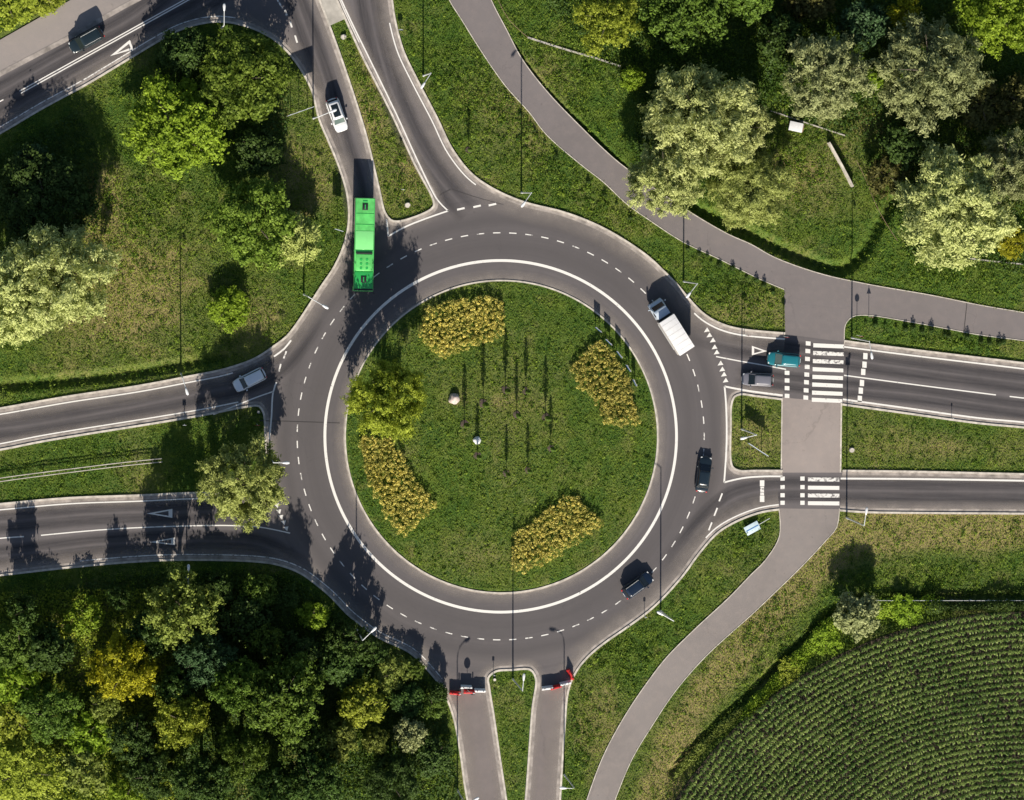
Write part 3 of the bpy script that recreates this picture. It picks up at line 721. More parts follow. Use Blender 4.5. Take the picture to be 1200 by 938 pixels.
# corn
cx0, cy0 = 1200.0, 1206.0
pos = []; 
for k in range(0, 62):
    rr = 487 - k * 7.25
    if rr < 60: break
    n = int(2 * math.pi * rr / 2.5); th = np.arange(n) * 2 * math.pi / n + rng.normal(0, .0012, n)
    wob = rr + 1.4 * np.sin(th * 9 + k * .15)
    pos.append(np.stack([cx0 + wob * np.cos(th) + rng.normal(0, .65, n), cy0 - wob * np.sin(th) + rng.normal(0, .45, n)], 1))
pos = np.concatenate(pos); ok = (pos[:, 0] > 740) & (pos[:, 0] < 1290) & (pos[:, 1] < 990) & look(corn_m, pos[:, 0], pos[:, 1])
pos = pos[ok]; hx = vnoise(pos[:, 0], pos[:, 1], 22, 3)
pos = pos[(rng.random(len(pos)) > .06) & ((hx > .06) | (rng.random(len(pos)) > .5))]
xy = G(pos[:, 0], pos[:, 1]); nP = len(xy); H = rng.uniform(1.75, 2.15, nP) + .5 * vnoise(xy[:, 0], xy[:, 1], 3.0, 92)
Vs, Fs, vs_ = [], [], []; base = 0
nl = 9; seg = 3
ang = rng.uniform(0, 2 * math.pi, (nP, 1)) + np.arange(nl)[None] * (math.pi * .93) + rng.normal(0, .35, (nP, nl))
frac = np.linspace(.45, 1.0, nl)[None] * np.ones((nP, 1)); Ln = rng.uniform(.45, .72, (nP, nl)) * (1.15 - .5 * frac)
z0 = H[:, None] * frac; dx, dy = np.cos(ang), np.sin(ang)
ptsx = []; wv = [.03, .05, .045, .006]
allv = np.empty((nP, nl, seg + 1, 2, 3))
for s_ in range(seg + 1):
    t = s_ / seg; rad = Ln * t; zz = z0 + Ln * (.55 * t - .95 * t * t)
    cxp = xy[:, 0:1] + dx * rad; cyp = xy[:, 1:2] + dy * rad
    for e, sg in ((0, -1), (1, 1)):
        allv[:, :, s_, e, 0] = cxp - dy * wv[s_] * sg; allv[:, :, s_, e, 1] = cyp + dx * wv[s_] * sg; allv[:, :, s_, e, 2] = zz + .01 * sg
nleaf = nP * nl; Vt = allv.reshape(-1, 3); b = (np.arange(nleaf) * (seg + 1) * 2)[:, None, None]
q = np.array([[2 * i, 2 * i + 1, 2 * i + 3, 2 * i + 2] for i in range(seg)])[None]
Fq = (b + q).reshape(-1, 4)
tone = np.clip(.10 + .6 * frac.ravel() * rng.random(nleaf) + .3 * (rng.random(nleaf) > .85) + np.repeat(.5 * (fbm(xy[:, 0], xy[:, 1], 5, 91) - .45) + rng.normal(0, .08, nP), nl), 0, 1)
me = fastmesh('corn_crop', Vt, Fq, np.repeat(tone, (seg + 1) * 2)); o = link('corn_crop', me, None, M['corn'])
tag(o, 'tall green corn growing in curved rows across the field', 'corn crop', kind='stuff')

# yellow shrub beds
m = leafmat('yellow_shrub_leaves', (.17, .19, .025), (.84, .73, .20), hue=.0, trans=.3)
BL = ['yellow-leaved shrub bed at the top left of the round island, fan shaped', 'yellow shrub bed on the right of the round island beside the sign boards',
      'yellow shrub bed directly below the olive tree on the round island', 'yellow shrub bed at the bottom right of the round island, close to its kerb']
for bi, b in enumerate(BEDS):
    bm_ = raster(b); n = 26000; a = np.array(b); px = rng.uniform(a[:, 0].min() - 3, a[:, 0].max() + 3, n); py = rng.uniform(a[:, 1].min() - 3, a[:, 1].max() + 3, n)
    # small shrubs planted on a jittered lattice
    sp = 4.0; ci = []
    for yy in np.arange(a[:, 1].min(), a[:, 1].max(), sp * .88):
        for xx in np.arange(a[:, 0].min(), a[:, 0].max(), sp): ci.append((xx + rng.normal(0, 1.0), yy + rng.normal(0, 1.0)))
    ci = np.array(ci); ci = ci[look(bm_, ci[:, 0], ci[:, 1])]; xy = G(ci[:, 0], ci[:, 1]); nl = 34
    r_ = rng.uniform(.17, .32, len(ci)); hh = rng.uniform(.38, .75, len(ci)) + .15
    dd = unit(rng.normal(0, 1, (len(ci) * nl, 3))); dd[:, 2] = abs(dd[:, 2]) * .9 - .1
    cen = np.repeat(np.c_[xy, hh], nl, 0); P3 = cen + dd * np.repeat(r_, nl)[:, None]
    tone = np.clip(np.repeat(rng.uniform(.2, .95, len(ci)), nl) + rng.normal(0, .15, len(P3)) + dd[:, 2] * .1, 0, 1)
    U, V_ = rand_axes(dd, np.full(len(P3), .095), np.full(len(P3), .06), rng, .45)
    Vt, Fq, vv = leaves(P3, U, V_, tone); o = link('shrub_bed', fastmesh('shrub_bed', Vt, Fq, vv), None, m)
    tag(o, BL[bi], 'shrub bed', 'yellow shrub beds on the island')

# ---------------------------------------------------------------- trees
def crown_mesh(style, r, h, seed, n):
    rg = np.random.default_rng(seed); z0 = h * .10; zc = h * .54; rz = h * .46
    if style == 'cone':
        t = rg.random(n) ** .75; th = rg.uniform(0, 2 * math.pi, n); lay = np.floor(t * 14) / 14
        rad = r * (1.02 - t) * (.35 + .65 * rg.random(n) ** .5) * (1 + .22 * np.sin(th * 5 + lay * 40)); zz = z0 + (h - z0) * t - rad * .18
        pos = np.stack([rad * np.cos(th), rad * np.sin(th), zz], 1); nr = np.stack([np.cos(th), np.sin(th), np.full(n, .8)], 1)
        U, V_ = rand_axes(nr, .10 + .10 * rg.random(n), .05 + .04 * rg.random(n), rg, .5); tone = np.clip(.35 + .4 * rg.random(n), 0, 1)
        return fastmesh('crown', *leaves(pos, U, V_, tone))
    L = {'broad': 46, 'willow': 60, 'loose': 34}[style]; sc = r / 5.5
    lob = []
    for i in range(L):
        k = math.sqrt((i + .5) / L) * .93; ph = i * 2.39996 + rg.normal(0, .25)
        m_ = 1 + .13 * math.sin(3 * ph + seed) + .09 * math.sin(5 * ph + 2 * seed) + rg.normal(0, .05)
        zt = math.sqrt(max(0, 1 - k * k * .92)); zz = zc + rz * .78 * zt * rg.uniform(.35, 1.0) - rz * .35 * k * k * rg.random()
        lob.append((math.cos(ph) * r * k * m_ * .92, math.sin(ph) * r * k * m_ * .92, zz, r * rg.uniform(.13, .25), rg.random()))
    for i in range(L // 3):
        ph = rg.uniform(0, 6.28); k = rg.uniform(.5, .9); lob.append((math.cos(ph) * r * k, math.sin(ph) * r * k, zc - rz * rg.uniform(.1, .6), r * rg.uniform(.15, .25), rg.random()))
    lob = np.array(lob); L = len(lob); wgt = lob[:, 3] ** 1.6; wgt /= wgt.sum(); idx = rg.choice(L, n, p=wgt); l = lob[idx]
    nt_ = 15; tips = unit(rg.normal(0, 1, (L, nt_, 3)) + [0, -.15, .35]); tr_ = rg.uniform(.65, 1.35, (L, nt_)); ti = rg.integers(0, nt_, n)
    tp = tips[idx, ti]; tl = tr_[idx, ti]; tt = rg.uniform(0, 1, (L, nt_))[idx, ti]
    sig = (.17 if style == 'willow' else .20) * (.6 + .4 * sc)
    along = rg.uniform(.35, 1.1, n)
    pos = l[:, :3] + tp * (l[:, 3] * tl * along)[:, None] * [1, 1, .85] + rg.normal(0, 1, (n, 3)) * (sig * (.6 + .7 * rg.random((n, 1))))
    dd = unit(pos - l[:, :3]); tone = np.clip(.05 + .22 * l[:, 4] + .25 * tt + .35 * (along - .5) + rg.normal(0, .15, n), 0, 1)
    if style == 'willow':
        nrm = unit(dd + [0, -.30, .35] + rg.normal(0, .42, (n, 3))); a = .13 + .12 * rg.random(n)
        t_ = unit(np.cross(nrm, np.cross(nrm, dd + rg.normal(0, .35, (n, 3))))); U = t_ * a[:, None]; V_ = np.cross(nrm, t_) * (a * .34)[:, None]
    else:
        a = .12 + .13 * rg.random(n); U, V_ = rand_axes(dd + [0, -.28, .5], a, a * .62, rg, .5)
    return fastmesh('crown', *leaves(pos, U, V_, tone))
def trunk_mesh(r, h, seed):
    rg = random.Random(seed); mb = MB(); tr = .035 * h ** .5 * r ** .5 + .05
    pts = [(0, 0, -.15), (rg.uniform(-.1, .1), rg.uniform(-.1, .1), h * .25), (rg.uniform(-.25, .25), rg.uniform(-.25, .25), h * .5), (rg.uniform(-.3, .3), rg.uniform(-.3, .3), h * .8)]
    mb.tube(pts, [tr * 1.5, tr, tr * .7, tr * .15], 8)
    for k in range(9):
        t = rg.uniform(.22, .68); th = k * 2.4 + rg.uniform(-.3, .3); zb = h * t; L = r * rg.uniform(.5, .8)
        p0 = (0, 0, zb); p1 = (math.cos(th) * L * .5, math.sin(th) * L * .5, zb + L * .35); p2 = (math.cos(th) * L, math.sin(th) * L, min(h * .85, zb + L * .65))
        mb.tube([p0, p1, p2], [tr * .45, tr * .28, tr * .06], 5, cap=False)
    me = bpy.data.meshes.new('trunk'); me.from_pydata(mb.v, [], mb.f); me.materials.append(M['bark'])
    return me
PROTO = {}
for st in ('broad', 'willow', 'loose', 'cone'):
    for sz, r, h, n in (('b', 5.5, 9.5, 34000 if st == 'willow' else 19000), ('s', 2.8, 5.5, 9000 if st == 'willow' else 5500)):
        for k in range(3 if st in ('broad', 'willow') else 1):
            if st == 'loose': n = int(n * .6)
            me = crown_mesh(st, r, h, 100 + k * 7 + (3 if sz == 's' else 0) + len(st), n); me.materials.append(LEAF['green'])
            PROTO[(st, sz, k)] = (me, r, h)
TRK = {sz: [trunk_mesh(r, h, s_) for s_ in (1, 2)] for sz, r, h in (('b', 5.5, 9.5), ('s', 2.8, 5.5))}
cnt = [0]
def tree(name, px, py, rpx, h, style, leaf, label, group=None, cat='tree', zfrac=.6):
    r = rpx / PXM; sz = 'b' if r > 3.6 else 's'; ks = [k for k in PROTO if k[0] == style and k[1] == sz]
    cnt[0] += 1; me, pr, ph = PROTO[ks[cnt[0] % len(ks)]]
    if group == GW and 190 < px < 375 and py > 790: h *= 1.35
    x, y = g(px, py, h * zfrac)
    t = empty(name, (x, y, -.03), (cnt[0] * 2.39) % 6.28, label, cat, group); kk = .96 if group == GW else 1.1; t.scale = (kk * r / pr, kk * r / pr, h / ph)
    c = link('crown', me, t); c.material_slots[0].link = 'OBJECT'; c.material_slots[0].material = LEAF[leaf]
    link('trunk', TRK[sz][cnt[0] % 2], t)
    return t
GW = 'trees of the wood below left of the roundabout'
GN = 'trees of the wood at the upper right'
GL = 'trees on the meadow at the left'
T = [
 # island and medians
 ('tree', 456, 470, 42, 13.0, 'willow', 'lime', 'lone olive-green tree with a wide soft crown standing on the round island', None),
 ('willow_tree', 285, 566, 46, 11.5, 'willow', 'pale', 'feathery pale green tree at the right end of the left median beside the ring road', None),
 # left meadow
 ('broadleaf_tree', 204, 152, 51, 8.0, 'broad', 'bright', 'bright lime-green tree below the upper left road, the brightest on the meadow', GL),
 ('broadleaf_tree', 286, 92, 48, 8.0, 'broad', 'mid', 'mid-green tree inside the bend of the upper left road', GL),
 ('broadleaf_tree', 216, 60, 24, 5.0, 'broad', 'dark', 'dark green tree squeezed between the bright lime-green tree and the upper left road', GL),
 ('broadleaf_tree', 302, 178, 24, 5.0, 'broad', 'dark', 'small dark green tree in shade right of the bright lime-green tree', GL),
 ('broadleaf_tree', 300, 262, 45, 7.5, 'broad', 'mid', 'fresh green tree left of the green bus, above a small round bush', GL),
 ('willow_tree', 342, 280, 28, 5.5, 'willow', 'pale', 'pale grey-green tree between the fresh green tree and the green bus', GL),
 ('shrub', 268, 362, 22, 2.8, 'broad', 'bright', 'small round bright green bush alone above the silver car', None),
 ('broadleaf_tree', 52, 232, 50, 7.0, 'broad', 'dark', 'dark green tree at the left edge, in the shade above the silver willows', GL),
 ('broadleaf_tree', 42, 192, 22, 5.0, 'loose', 'bluish', 'small loose green tree poking out above the dark left-edge tree', GL),
 ('willow_tree', 72, 325, 56, 13.5, 'willow', 'willow', 'big silver willow on the left meadow, right one of the pair', GL),
 ('willow_tree', 8, 348, 52, 12.5, 'willow', 'willow', 'silver willow cut off by the left picture edge below the dark tree', GL),
 ('shrub', 10, 8, 26, 2.4, 'loose', 'lime', 'yellow-green bush in the top left corner behind the pavement', None),
 ('shrub', 48, -6, 24, 2.2, 'loose', 'lime', 'yellow-green bush cut by the top edge beside the corner bush', None),
 # wood, lower left
 ('tree', 213, 714, 46, 14.0, 'loose', 'olive', 'tall olive-grey tree casting a lacy shadow over the lower left road', GW),
 ('tree', 146, 785, 41, 9.0, 'broad', 'yellow', 'bright yellow tree, the only truly yellow crown in the wood', GW),
 ('tree', 238, 772, 36, 9.0, 'broad', 'bluish', 'dark bluish-green tree right of the yellow tree', GW),
 ('tree', 212, 842, 33, 7.5, 'broad', 'lime', 'yellow-green tree below right of the yellow tree', GW),
 ('tree', 205, 806, 24, 6.5, 'broad', 'dark', 'small dark tree directly above the yellow-green tree in the wood', GW),
 ('tree', 330, 818, 50, 10.0, 'broad', 'green', 'broad mid-green tree in the middle of the wood, the widest there', GW),
 ('tree', 280, 806, 34, 8.5, 'broad', 'green', 'mid-green tree touching the left side of the widest crown in the wood', GW),
 ('tree', 57, 762, 29, 7.0, 'broad', 'dark', 'dark round tree left of the yellow tree near the left edge', GW),
 ('tree', 288, 728, 31, 6.0, 'broad', 'dark', 'dark green tree right of the tall olive-grey tree', GW),
 ('tree', 310, 752, 22, 7.0, 'broad', 'green', 'small green tree just below the dark tree beside the tall olive-grey one', GW),
 ('tree', 99, 724, 25, 4.5, 'loose', 'bright', 'light green young tree above left of the yellow tree', GW),
 ('tree', 58, 838, 36, 6.0, 'broad', 'green', 'soft mid-green tree below the dark round tree at the left', GW),
 ('tree', 101, 862, 30, 4.5, 'loose', 'bright', 'bright green low tree between two softer crowns below the yellow tree', GW),
 ('tree', 158, 866, 33, 7.0, 'broad', 'dark', 'dusky green tree left of the yellow-green tree', GW),
 ('tree', 18, 845, 31, 4.5, 'loose', 'lime', 'yellow-green low tree at the left edge of the wood', GW),
 ('tree', 32, 905, 44, 5.0, 'loose', 'lime', 'wide yellowish-green low tree in the bottom left corner', GW),
 ('tree', 98, 904, 30, 5.0, 'loose', 'olive', 'olive low tree right of the bottom left corner tree', GW),
 ('tree', 285, 880, 33, 8.0, 'broad', 'green', 'oval green tree below the mid-green tree touching the widest crown', GW),
 ('tree', 238, 918, 36, 8.0, 'broad', 'dark', 'dark tree near the bottom edge left of the oval green tree', GW),
 ('tree', 180, 908, 34, 8.0, 'broad', 'dark', 'dark tree near the bottom edge below the dusky green tree', GW),
 ('shrub', 148, 934, 20, 3.5, 'loose', 'bright', 'light green bush cut by the bottom edge of the wood', None),
 ('tree', 24, 758, 34, 5.5, 'broad', 'green', 'mid-green tree at the left edge beside the dark round tree', GW),
 ('tree', 20, 802, 30, 5.0, 'loose', 'bright', 'fresh green low tree on the left edge halfway down the wood', GW),
 ('tree', 425, 825, 29, 5.8, 'broad', 'lime', 'yellow-green tree with a bright centre right of the widest crown', GW),
 ('tree', 395, 868, 26, 6.0, 'broad', 'olive', 'light olive round tree below the bright-centred yellow-green tree', GW),
 ('tree', 440, 869, 16, 5.0, 'broad', 'olive', 'small olive tree between the light olive round one and the silvery one', GW),
 ('tree', 481, 861, 20, 5.5, 'broad', 'sage', 'silvery blue-green round tree near the closed left lower road', GW),
 ('tree', 462, 788, 23, 3.0, 'loose', 'olive', 'loose olive tree at the upper right rim of the wood by the ring kerb', GW),
 ('tree', 367, 722, 19, 3.2, 'loose', 'bright', 'narrow fresh green tree at the wood edge, left of both slim dark ones', GW),
 ('tree', 367, 917, 36, 8.0, 'broad', 'dark', 'dark green tree at the bottom edge below the light olive round tree', GW),
 ('tree', 322, 926, 30, 7.5, 'broad', 'dark', 'dark tree at the bottom edge right of the oval green tree', GW),
 ('tree', 400, 780, 28, 4.2, 'broad', 'dark', 'dark tree above left of the bright-centred yellow-green tree', GW),
 ('tree', 415, 752, 24, 8.2, 'loose', 'dark', 'slim tall dark tree whose leafy shadow lies on the lower left of the ring', GW),
 ('tree', 460, 919, 35, 6.0, 'broad', 'dark', 'wide dark tree at the bottom edge below the silvery tree', GW),
 ('tree', 508, 888, 23, 4.0, 'broad', 'dark', 'dark tree beside the kerb of the closed left lower road', GW),
 ('tree', 478, 822, 21, 3.6, 'broad', 'dark', 'dark tree directly above the silvery blue-green tree', GW),
 ('tree', 506, 828, 18, 2.8, 'loose', 'green', 'small green tree close to the red and white barriers at the wood corner', GW),
 ('young_tree', 486, 784, 11, 3.0, 'broad', 'green', 'small round young tree by the ring kerb above the wood corner', None),
 ('young_tree', 513, 812, 11, 3.6, 'broad', 'dark', 'small dark young tree just left of the left barrier row', None),
 ('tree', 398, 744, 17, 6.0, 'loose', 'dark', 'smaller slim dark tree left of the slim tall one by the ring', GW),
 ('tree', 435, 766, 17, 5.8, 'loose', 'dark', 'smaller slim dark tree right of the slim tall one, close to the kerb', GW),
 ('tree', 140, 702, 15, 6.0, 'loose', 'dark', 'small slim dark tree above the yellow tree by the lower left road', GW),
 ('tree', 27, 716, 20, 8.5, 'loose', 'dark', 'slim loose dark tree at the left end of the wood edge by the road', GW),
 ('tree', 302, 694, 22, 5.4, 'broad', 'green', 'green tree on the wood edge below the lone median tree', GW),
 ('tree', 336, 700, 16, 3.6, 'broad', 'dark', 'low dark tree on the wood edge where the kerb starts to curve', GW),
 ('tree', 252, 696, 24, 4.4, 'broad', 'dark', 'dark tree on the wood edge right of the tall olive-grey tree', GW),
 ('tree', 172, 745, 26, 6.5, 'broad', 'dark', 'dark tree between the tall olive-grey tree and the yellow tree', GW),
 ('tree', 350, 768, 27, 4.8, 'broad', 'dark', 'dark tree above the widest crown of the wood', GW),
 ('tree', 125, 826, 22, 5.5, 'broad', 'olive', 'olive tree hugging the lower side of the yellow tree', GW),
 ('tree', 360, 868, 22, 7.0, 'broad', 'dark', 'dark tree left of the light olive round tree', GW),
 # wood, upper right
 ('tree', 802, 14, 44, 10.0, 'broad', 'green', 'dense green tree cut by the top edge left of the dark gap', GN),
 ('tree', 712, 22, 36, 5.5, 'loose', 'lime', 'light yellow-green tree at the top edge left of the dense green tree', GN),
 ('tree', 878, -4, 27, 8.0, 'broad', 'green', 'small green crown cut by the top edge right of the dense green tree', GN),
 ('shrub', 741, 92, 13, 3.0, 'broad', 'bright', 'small bright bush at the right end of the long pale drain', None),
 ('willow_tree', 822, 138, 60, 12.0, 'willow', 'willow', 'large silver willow beside the cycle path, upper one of two', GN),
 ('willow_tree', 864, 150, 36, 9.5, 'willow', 'willow', 'silver willow touching the right side of the largest path-side willow', GN),
 ('tree', 1040, 205, 24, 4.0, 'loose', 'brown', 'brownish loose tree in shade left of the large silver willow at the right', GN),  # low growth in the clearing, added to bring shade there
 ('tree', 1062, 168, 26, 5.0, 'broad', 'dark', 'dark tree below the big round grey-olive willow', GN),  # added with the brownish tree to shade the clearing
 ('willow_tree', 780, 212, 40, 9.5, 'willow', 'willow', 'silver willow overhanging the edge of the cycle path', GN),
 ('willow_tree', 880, 222, 44, 6.0, 'willow', 'pale', 'low sprawling olive-silver willow right of the path-side willow', GN),
 ('willow_tree', 966, 90, 47, 11.0, 'willow', 'sage', 'grey-green willow above the white cabinet', GN),
 ('willow_tree', 1090, 84, 58, 11.0, 'willow', 'sage', 'big round grey-olive willow near the top right', GN),
 ('tree', 1172, 12, 44, 9.0, 'broad', 'bright', 'fresh green tree in the top right corner', GN),
 ('tree', 1012, 28, 26, 7.0, 'broad', 'bluish', 'bluish-green tree between the grey-green and grey-olive willows', GN),
 ('tree', 1060, 16, 18, 6.5, 'loose', 'yellow', 'small yellow-green tree at the top edge above the grey-olive willow', GN),
 ('willow_tree', 1122, 242, 64, 10.5, 'willow', 'willow', 'large silver willow near the right edge above the cycle path', GN),
 ('willow_tree', 1186, 198, 38, 9.5, 'willow', 'sage', 'grey-green willow cut by the right edge beside the large silver one', GN),
 ('tree', 1150, 122, 30, 3.5, 'loose', 'brown', 'brownish shrubby tree in shade right of the grey-olive willow', GN),
 ('tree', 1194, 118, 26, 5.0, 'loose', 'brown', 'brown-green tree at the right edge under the corner tree', GN),
 ('tree', 915, 45, 26, 6.5, 'broad', 'dark', 'dark tree in the gap left of the grey-green willow', GN),
 ('shrub', 1026, 92, 11, 2.8, 'broad', 'bright', 'small vivid green bush between the two upper right willows', None),
 ('tree', 950, -8, 28, 6.5, 'broad', 'brown', 'brownish crown cut by the top edge above the grey-green willow', GN),
 ('shrub', 1185, 285, 17, 1.8, 'loose', 'yellow', 'yellow flowering bush at the right edge above the pale drain', None),
 # lower right
 ('shrub', 1006, 722, 25, 5.4, 'broad', 'sage', 'silvery green shrub at the upper left corner of the corn field', None),
 ('shrub', 968, 752, 17, 1.6, 'loose', 'bright', 'low bright bush on the bank left of the silvery corner shrub', None),
 ('shrub', 1062, 716, 18, 1.8, 'loose', 'bright', 'low bright bush along the field edge right of the silvery corner shrub', None),
 ('shrub', 925, 786, 14, 1.3, 'loose', 'lime', 'low yellow-green bush on the bank halfway down the corn field edge', None),
]
for (name, px, py, r_, h, st, lf, lab, grp) in T:
    tree(name, px, py, r_, h, st, lf, lab, grp, 'tree' if 'tree' in name else 'shrub')

# hedges
def hedge(pts, w, h, leaf, label, n=60):
    P = W(smooth(pts)); Ln = length(P); rg = np.random.default_rng(int(w * 100 + h * 10)); k = int(Ln * n)
    c = cut_len(P, 0, Ln); idx = rg.integers(0, len(c) - 1, k); f = rg.random(k)[:, None]; p = c[idx] * (1 - f) + c[idx + 1] * f
    lump = vnoise(p[:, 0], p[:, 1], 1.6, 8); a_ = rg.uniform(0, 6.28, k); rr = rg.random(k) ** .5
    ww = w / 2 * (.6 + .8 * lump); hz = h * (.45 + .75 * lump) * np.sqrt(np.clip(1 - (rr * .9) ** 2, 0, 1)) * (.75 + .3 * rg.random(k))
    pos = np.stack([p[:, 0] + np.cos(a_) * rr * ww, p[:, 1] + np.sin(a_) * rr * ww, hz], 1)
    nr = unit(np.stack([np.cos(a_) * rr, np.sin(a_) * rr - .2, np.full(k, .7)], 1)); U, V_ = rand_axes(nr, .10 + .09 * rg.random(k), .06 + .05 * rg.random(k), rg, .55)
    o = link('hedge', fastmesh('hedge', *leaves(pos, U, V_, np.clip(.2 + .5 * lump + rg.normal(0, .15, k), 0, 1))), None, LEAF[leaf]); tag(o, label, 'hedge')
hedge([(872, 838), (905, 803), (940, 768), (970, 738), (1000, 718), (1050, 711), (1095, 707)], 2.3, 1.2, 'bright', 'low bright green hedge bank along the upper left edge of the corn field', 260)
hedge([(1085, 711), (1140, 710), (1200, 709), (1290, 710)], 1.6, 2.1, 'dark', 'dark green hedge between the long thin fence and the top corn row', 220)
hedge([(792, 908), (815, 882), (845, 853), (868, 832)], 1.4, .9, 'olive', 'thin scruffy hedge beside the ditch at the lower left end of the corn field', 160)

# small shrubs in the rows beside the cycle path: each a thing
def small_bush_mesh(seed):
    rg = np.random.default_rng(seed); n = 260; dd = unit(rg.normal(0, 1, (n, 3))); dd[:, 2] = abs(dd[:, 2])
    pos = dd * (rg.uniform(.25, .48, n))[:, None] * [1, 1, 2.0]; U, V_ = rand_axes(dd, np.full(n, .09), np.full(n, .055), rg, .5)
    return fastmesh('path_shrub', *leaves(pos, U, V_, np.clip(rg.normal(.35, .2, n), 0, 1)))
bms = [small_bush_mesh(s_) for s_ in (1, 2, 3)]
for b_ in bms: b_.materials.append(LEAF['dark'])
rows = [([(590, 108), (616, 139), (637, 167), (687, 210), (727, 244), (749, 260)], 10, 'dark little shrub in the row along the upper cycle path edge left of the willows'),
        ([(800, 289), (840, 308), (893, 334), (912, 343)], 11, 'dark little shrub in the row between cycle path and ring road near the link path'),
        ([(1012, 376), (1067, 384), (1115, 393), (1185, 404)], 16, 'dark little shrub in the row between the right cycle path and the road')]
for pts, n, lab in rows:
    P = W(smooth(pts)); Ln = length(P)
    for k in range(n):
        q = cut_len(P, Ln * (k + .5) / n - .01 + random.uniform(-.3, .3), Ln * (k + .5) / n + .5)[0]
        o = link('path_shrub', bms[k % 3]); o.location = (q[0] + random.uniform(-.3, .3), q[1] + random.uniform(-.3, .3), -.02)
        s_ = random.uniform(.4, .95); o.scale = (s_, s_, s_ * random.uniform(.7, 1.2)); o.rotation_euler.z = random.uniform(0, 6)
        tag(o, lab, 'shrub', lab.replace('dark little shrub in the row', 'row of dark little shrubs'))

# slim columnar saplings on the island and verge
def sapling_proto():
    mb = MB(); mb.tube([(0, 0, -.1), (0, 0, 1.2), (.02, 0, 3.4)], [.045, .035, .01], 6)
    tm = bpy.data.meshes.new('trunk'); tm.from_pydata(mb.v, [], mb.f); tm.materials.append(M['bark'])
    rg = np.random.default_rng(5); n = 420; z = rg.uniform(1.1, 3.9, n); rad = .30 * np.sin(np.clip((z - 1.0) / 3.0, 0, 1) * math.pi) ** .6 * rg.random(n) ** .5; th = rg.uniform(0, 6.28, n)
    pos = np.stack([rad * np.cos(th), rad * np.sin(th), z], 1); U, V_ = rand_axes(np.stack([np.cos(th), np.sin(th), np.full(n, .7)], 1), np.full(n, .09), np.full(n, .05), rg, .5)
    cm = fastmesh('crown', *leaves(pos, U, V_, np.clip(rg.normal(.4, .2, n), 0, 1))); cm.materials.append(LEAF['green'])
    return tm, cm
tm, cm = sapling_proto()
m, nt_, bs_ = nm('mulch'); bs_.inputs['Base Color'].default_value = (.085, .06, .05, 1); bs_.inputs['Roughness'].default_value = .95; M['mulch'] = m
SAP = [(544, 497, 1.15, 'slim sapling on the island just right below the pinkish boulder'), (566, 473, 1.2, 'slim sapling on the island between the boulder and the upper shrub bed'),
       (559, 534, 1.0, 'slim sapling directly below the white boulder on the island'), (592, 457, 1.15, 'slim sapling in the centre top of the island group'),
       (605, 486, 1.0, 'slim sapling in the middle of the island, on a reddish patch'), (593, 555, .95, 'lowest sapling of the island group, with a broad dark shadow'),
       (618, 551, .9, 'thin sapling right beside the lowest one of the island group'), (639, 489, 1.15, 'sapling at the right of the island group, above another in line'),
       (645, 525, 1.0, 'lower right sapling of the island group'), (549, 176, .9, 'young sapling on the verge right of the upper road'), (616, 458, 1.0, 'faint sapling near the top right of the island group')]
for x_, y_, s_, lab in SAP:
    x, y = g(x_, y_); t = empty('sapling', (x, y, float(height(np.array([float(x_)]), np.array([float(y_)]), np.array([x]), np.array([y]))[0]) + .05), x_ % 3, lab, 'sapling', 'slim saplings planted in the grass'); t.scale = (s_ * 1.1, s_ * 1.1, s_)
    link('trunk', tm, t); link('crown', cm, t)
    rg = np.random.default_rng(int(x_)); n = 14; th = np.linspace(0, 6.28, n, endpoint=False); rr = .38 * (1 + .3 * rg.random(n))
    vs = [(math.cos(a_) * q, math.sin(a_) * q, .03) for a_, q in zip(th, rr)] + [(0, 0, .12)]
    me = bpy.data.meshes.new('mulch_patch'); me.from_pydata(vs, [], [(i, (i + 1) % n, n) for i in range(n)]); link('mulch_patch', me, t, M['mulch'])

# ---------------------------------------------------------------- vehicles (front along +X)
def wheel(parent, x, y, r=.32, w=.22):
    s = 1 if y > 0 else -1
    t = MB(); t.tube([(0, -w / 2, 0), (0, w / 2, 0)], r, 20); o = t.build('wheel', M['tyre'], parent); o.location = (x, y, r)
    q = MB(); q.tube([(0, s * w * .40, 0), (0, s * (w / 2 + .012), 0)], r * .62, 14); q.build('rim', M['rim'], o)
def quad_panel(name, pts, mat, parent, th=.012, inset=0):
    P_ = [Vector(p) for p in pts]; n = (P_[1] - P_[0]).cross(P_[2] - P_[0]).normalized(); c = sum(P_, Vector()) / len(P_)
    P_ = [c + (p - c) * (1 - inset) for p in P_]
    mb = MB(); k = len(P_); mb.v = [tuple(p + n * th) for p in P_] + [tuple(p - n * th) for p in P_]
    mb.f = [tuple(range(k)), tuple(range(2 * k - 1, k - 1, -1))] + [(i, i + k, (i + 1) % k + k, (i + 1) % k) for i in range(k)]
    return mb.build(name, mat, parent)
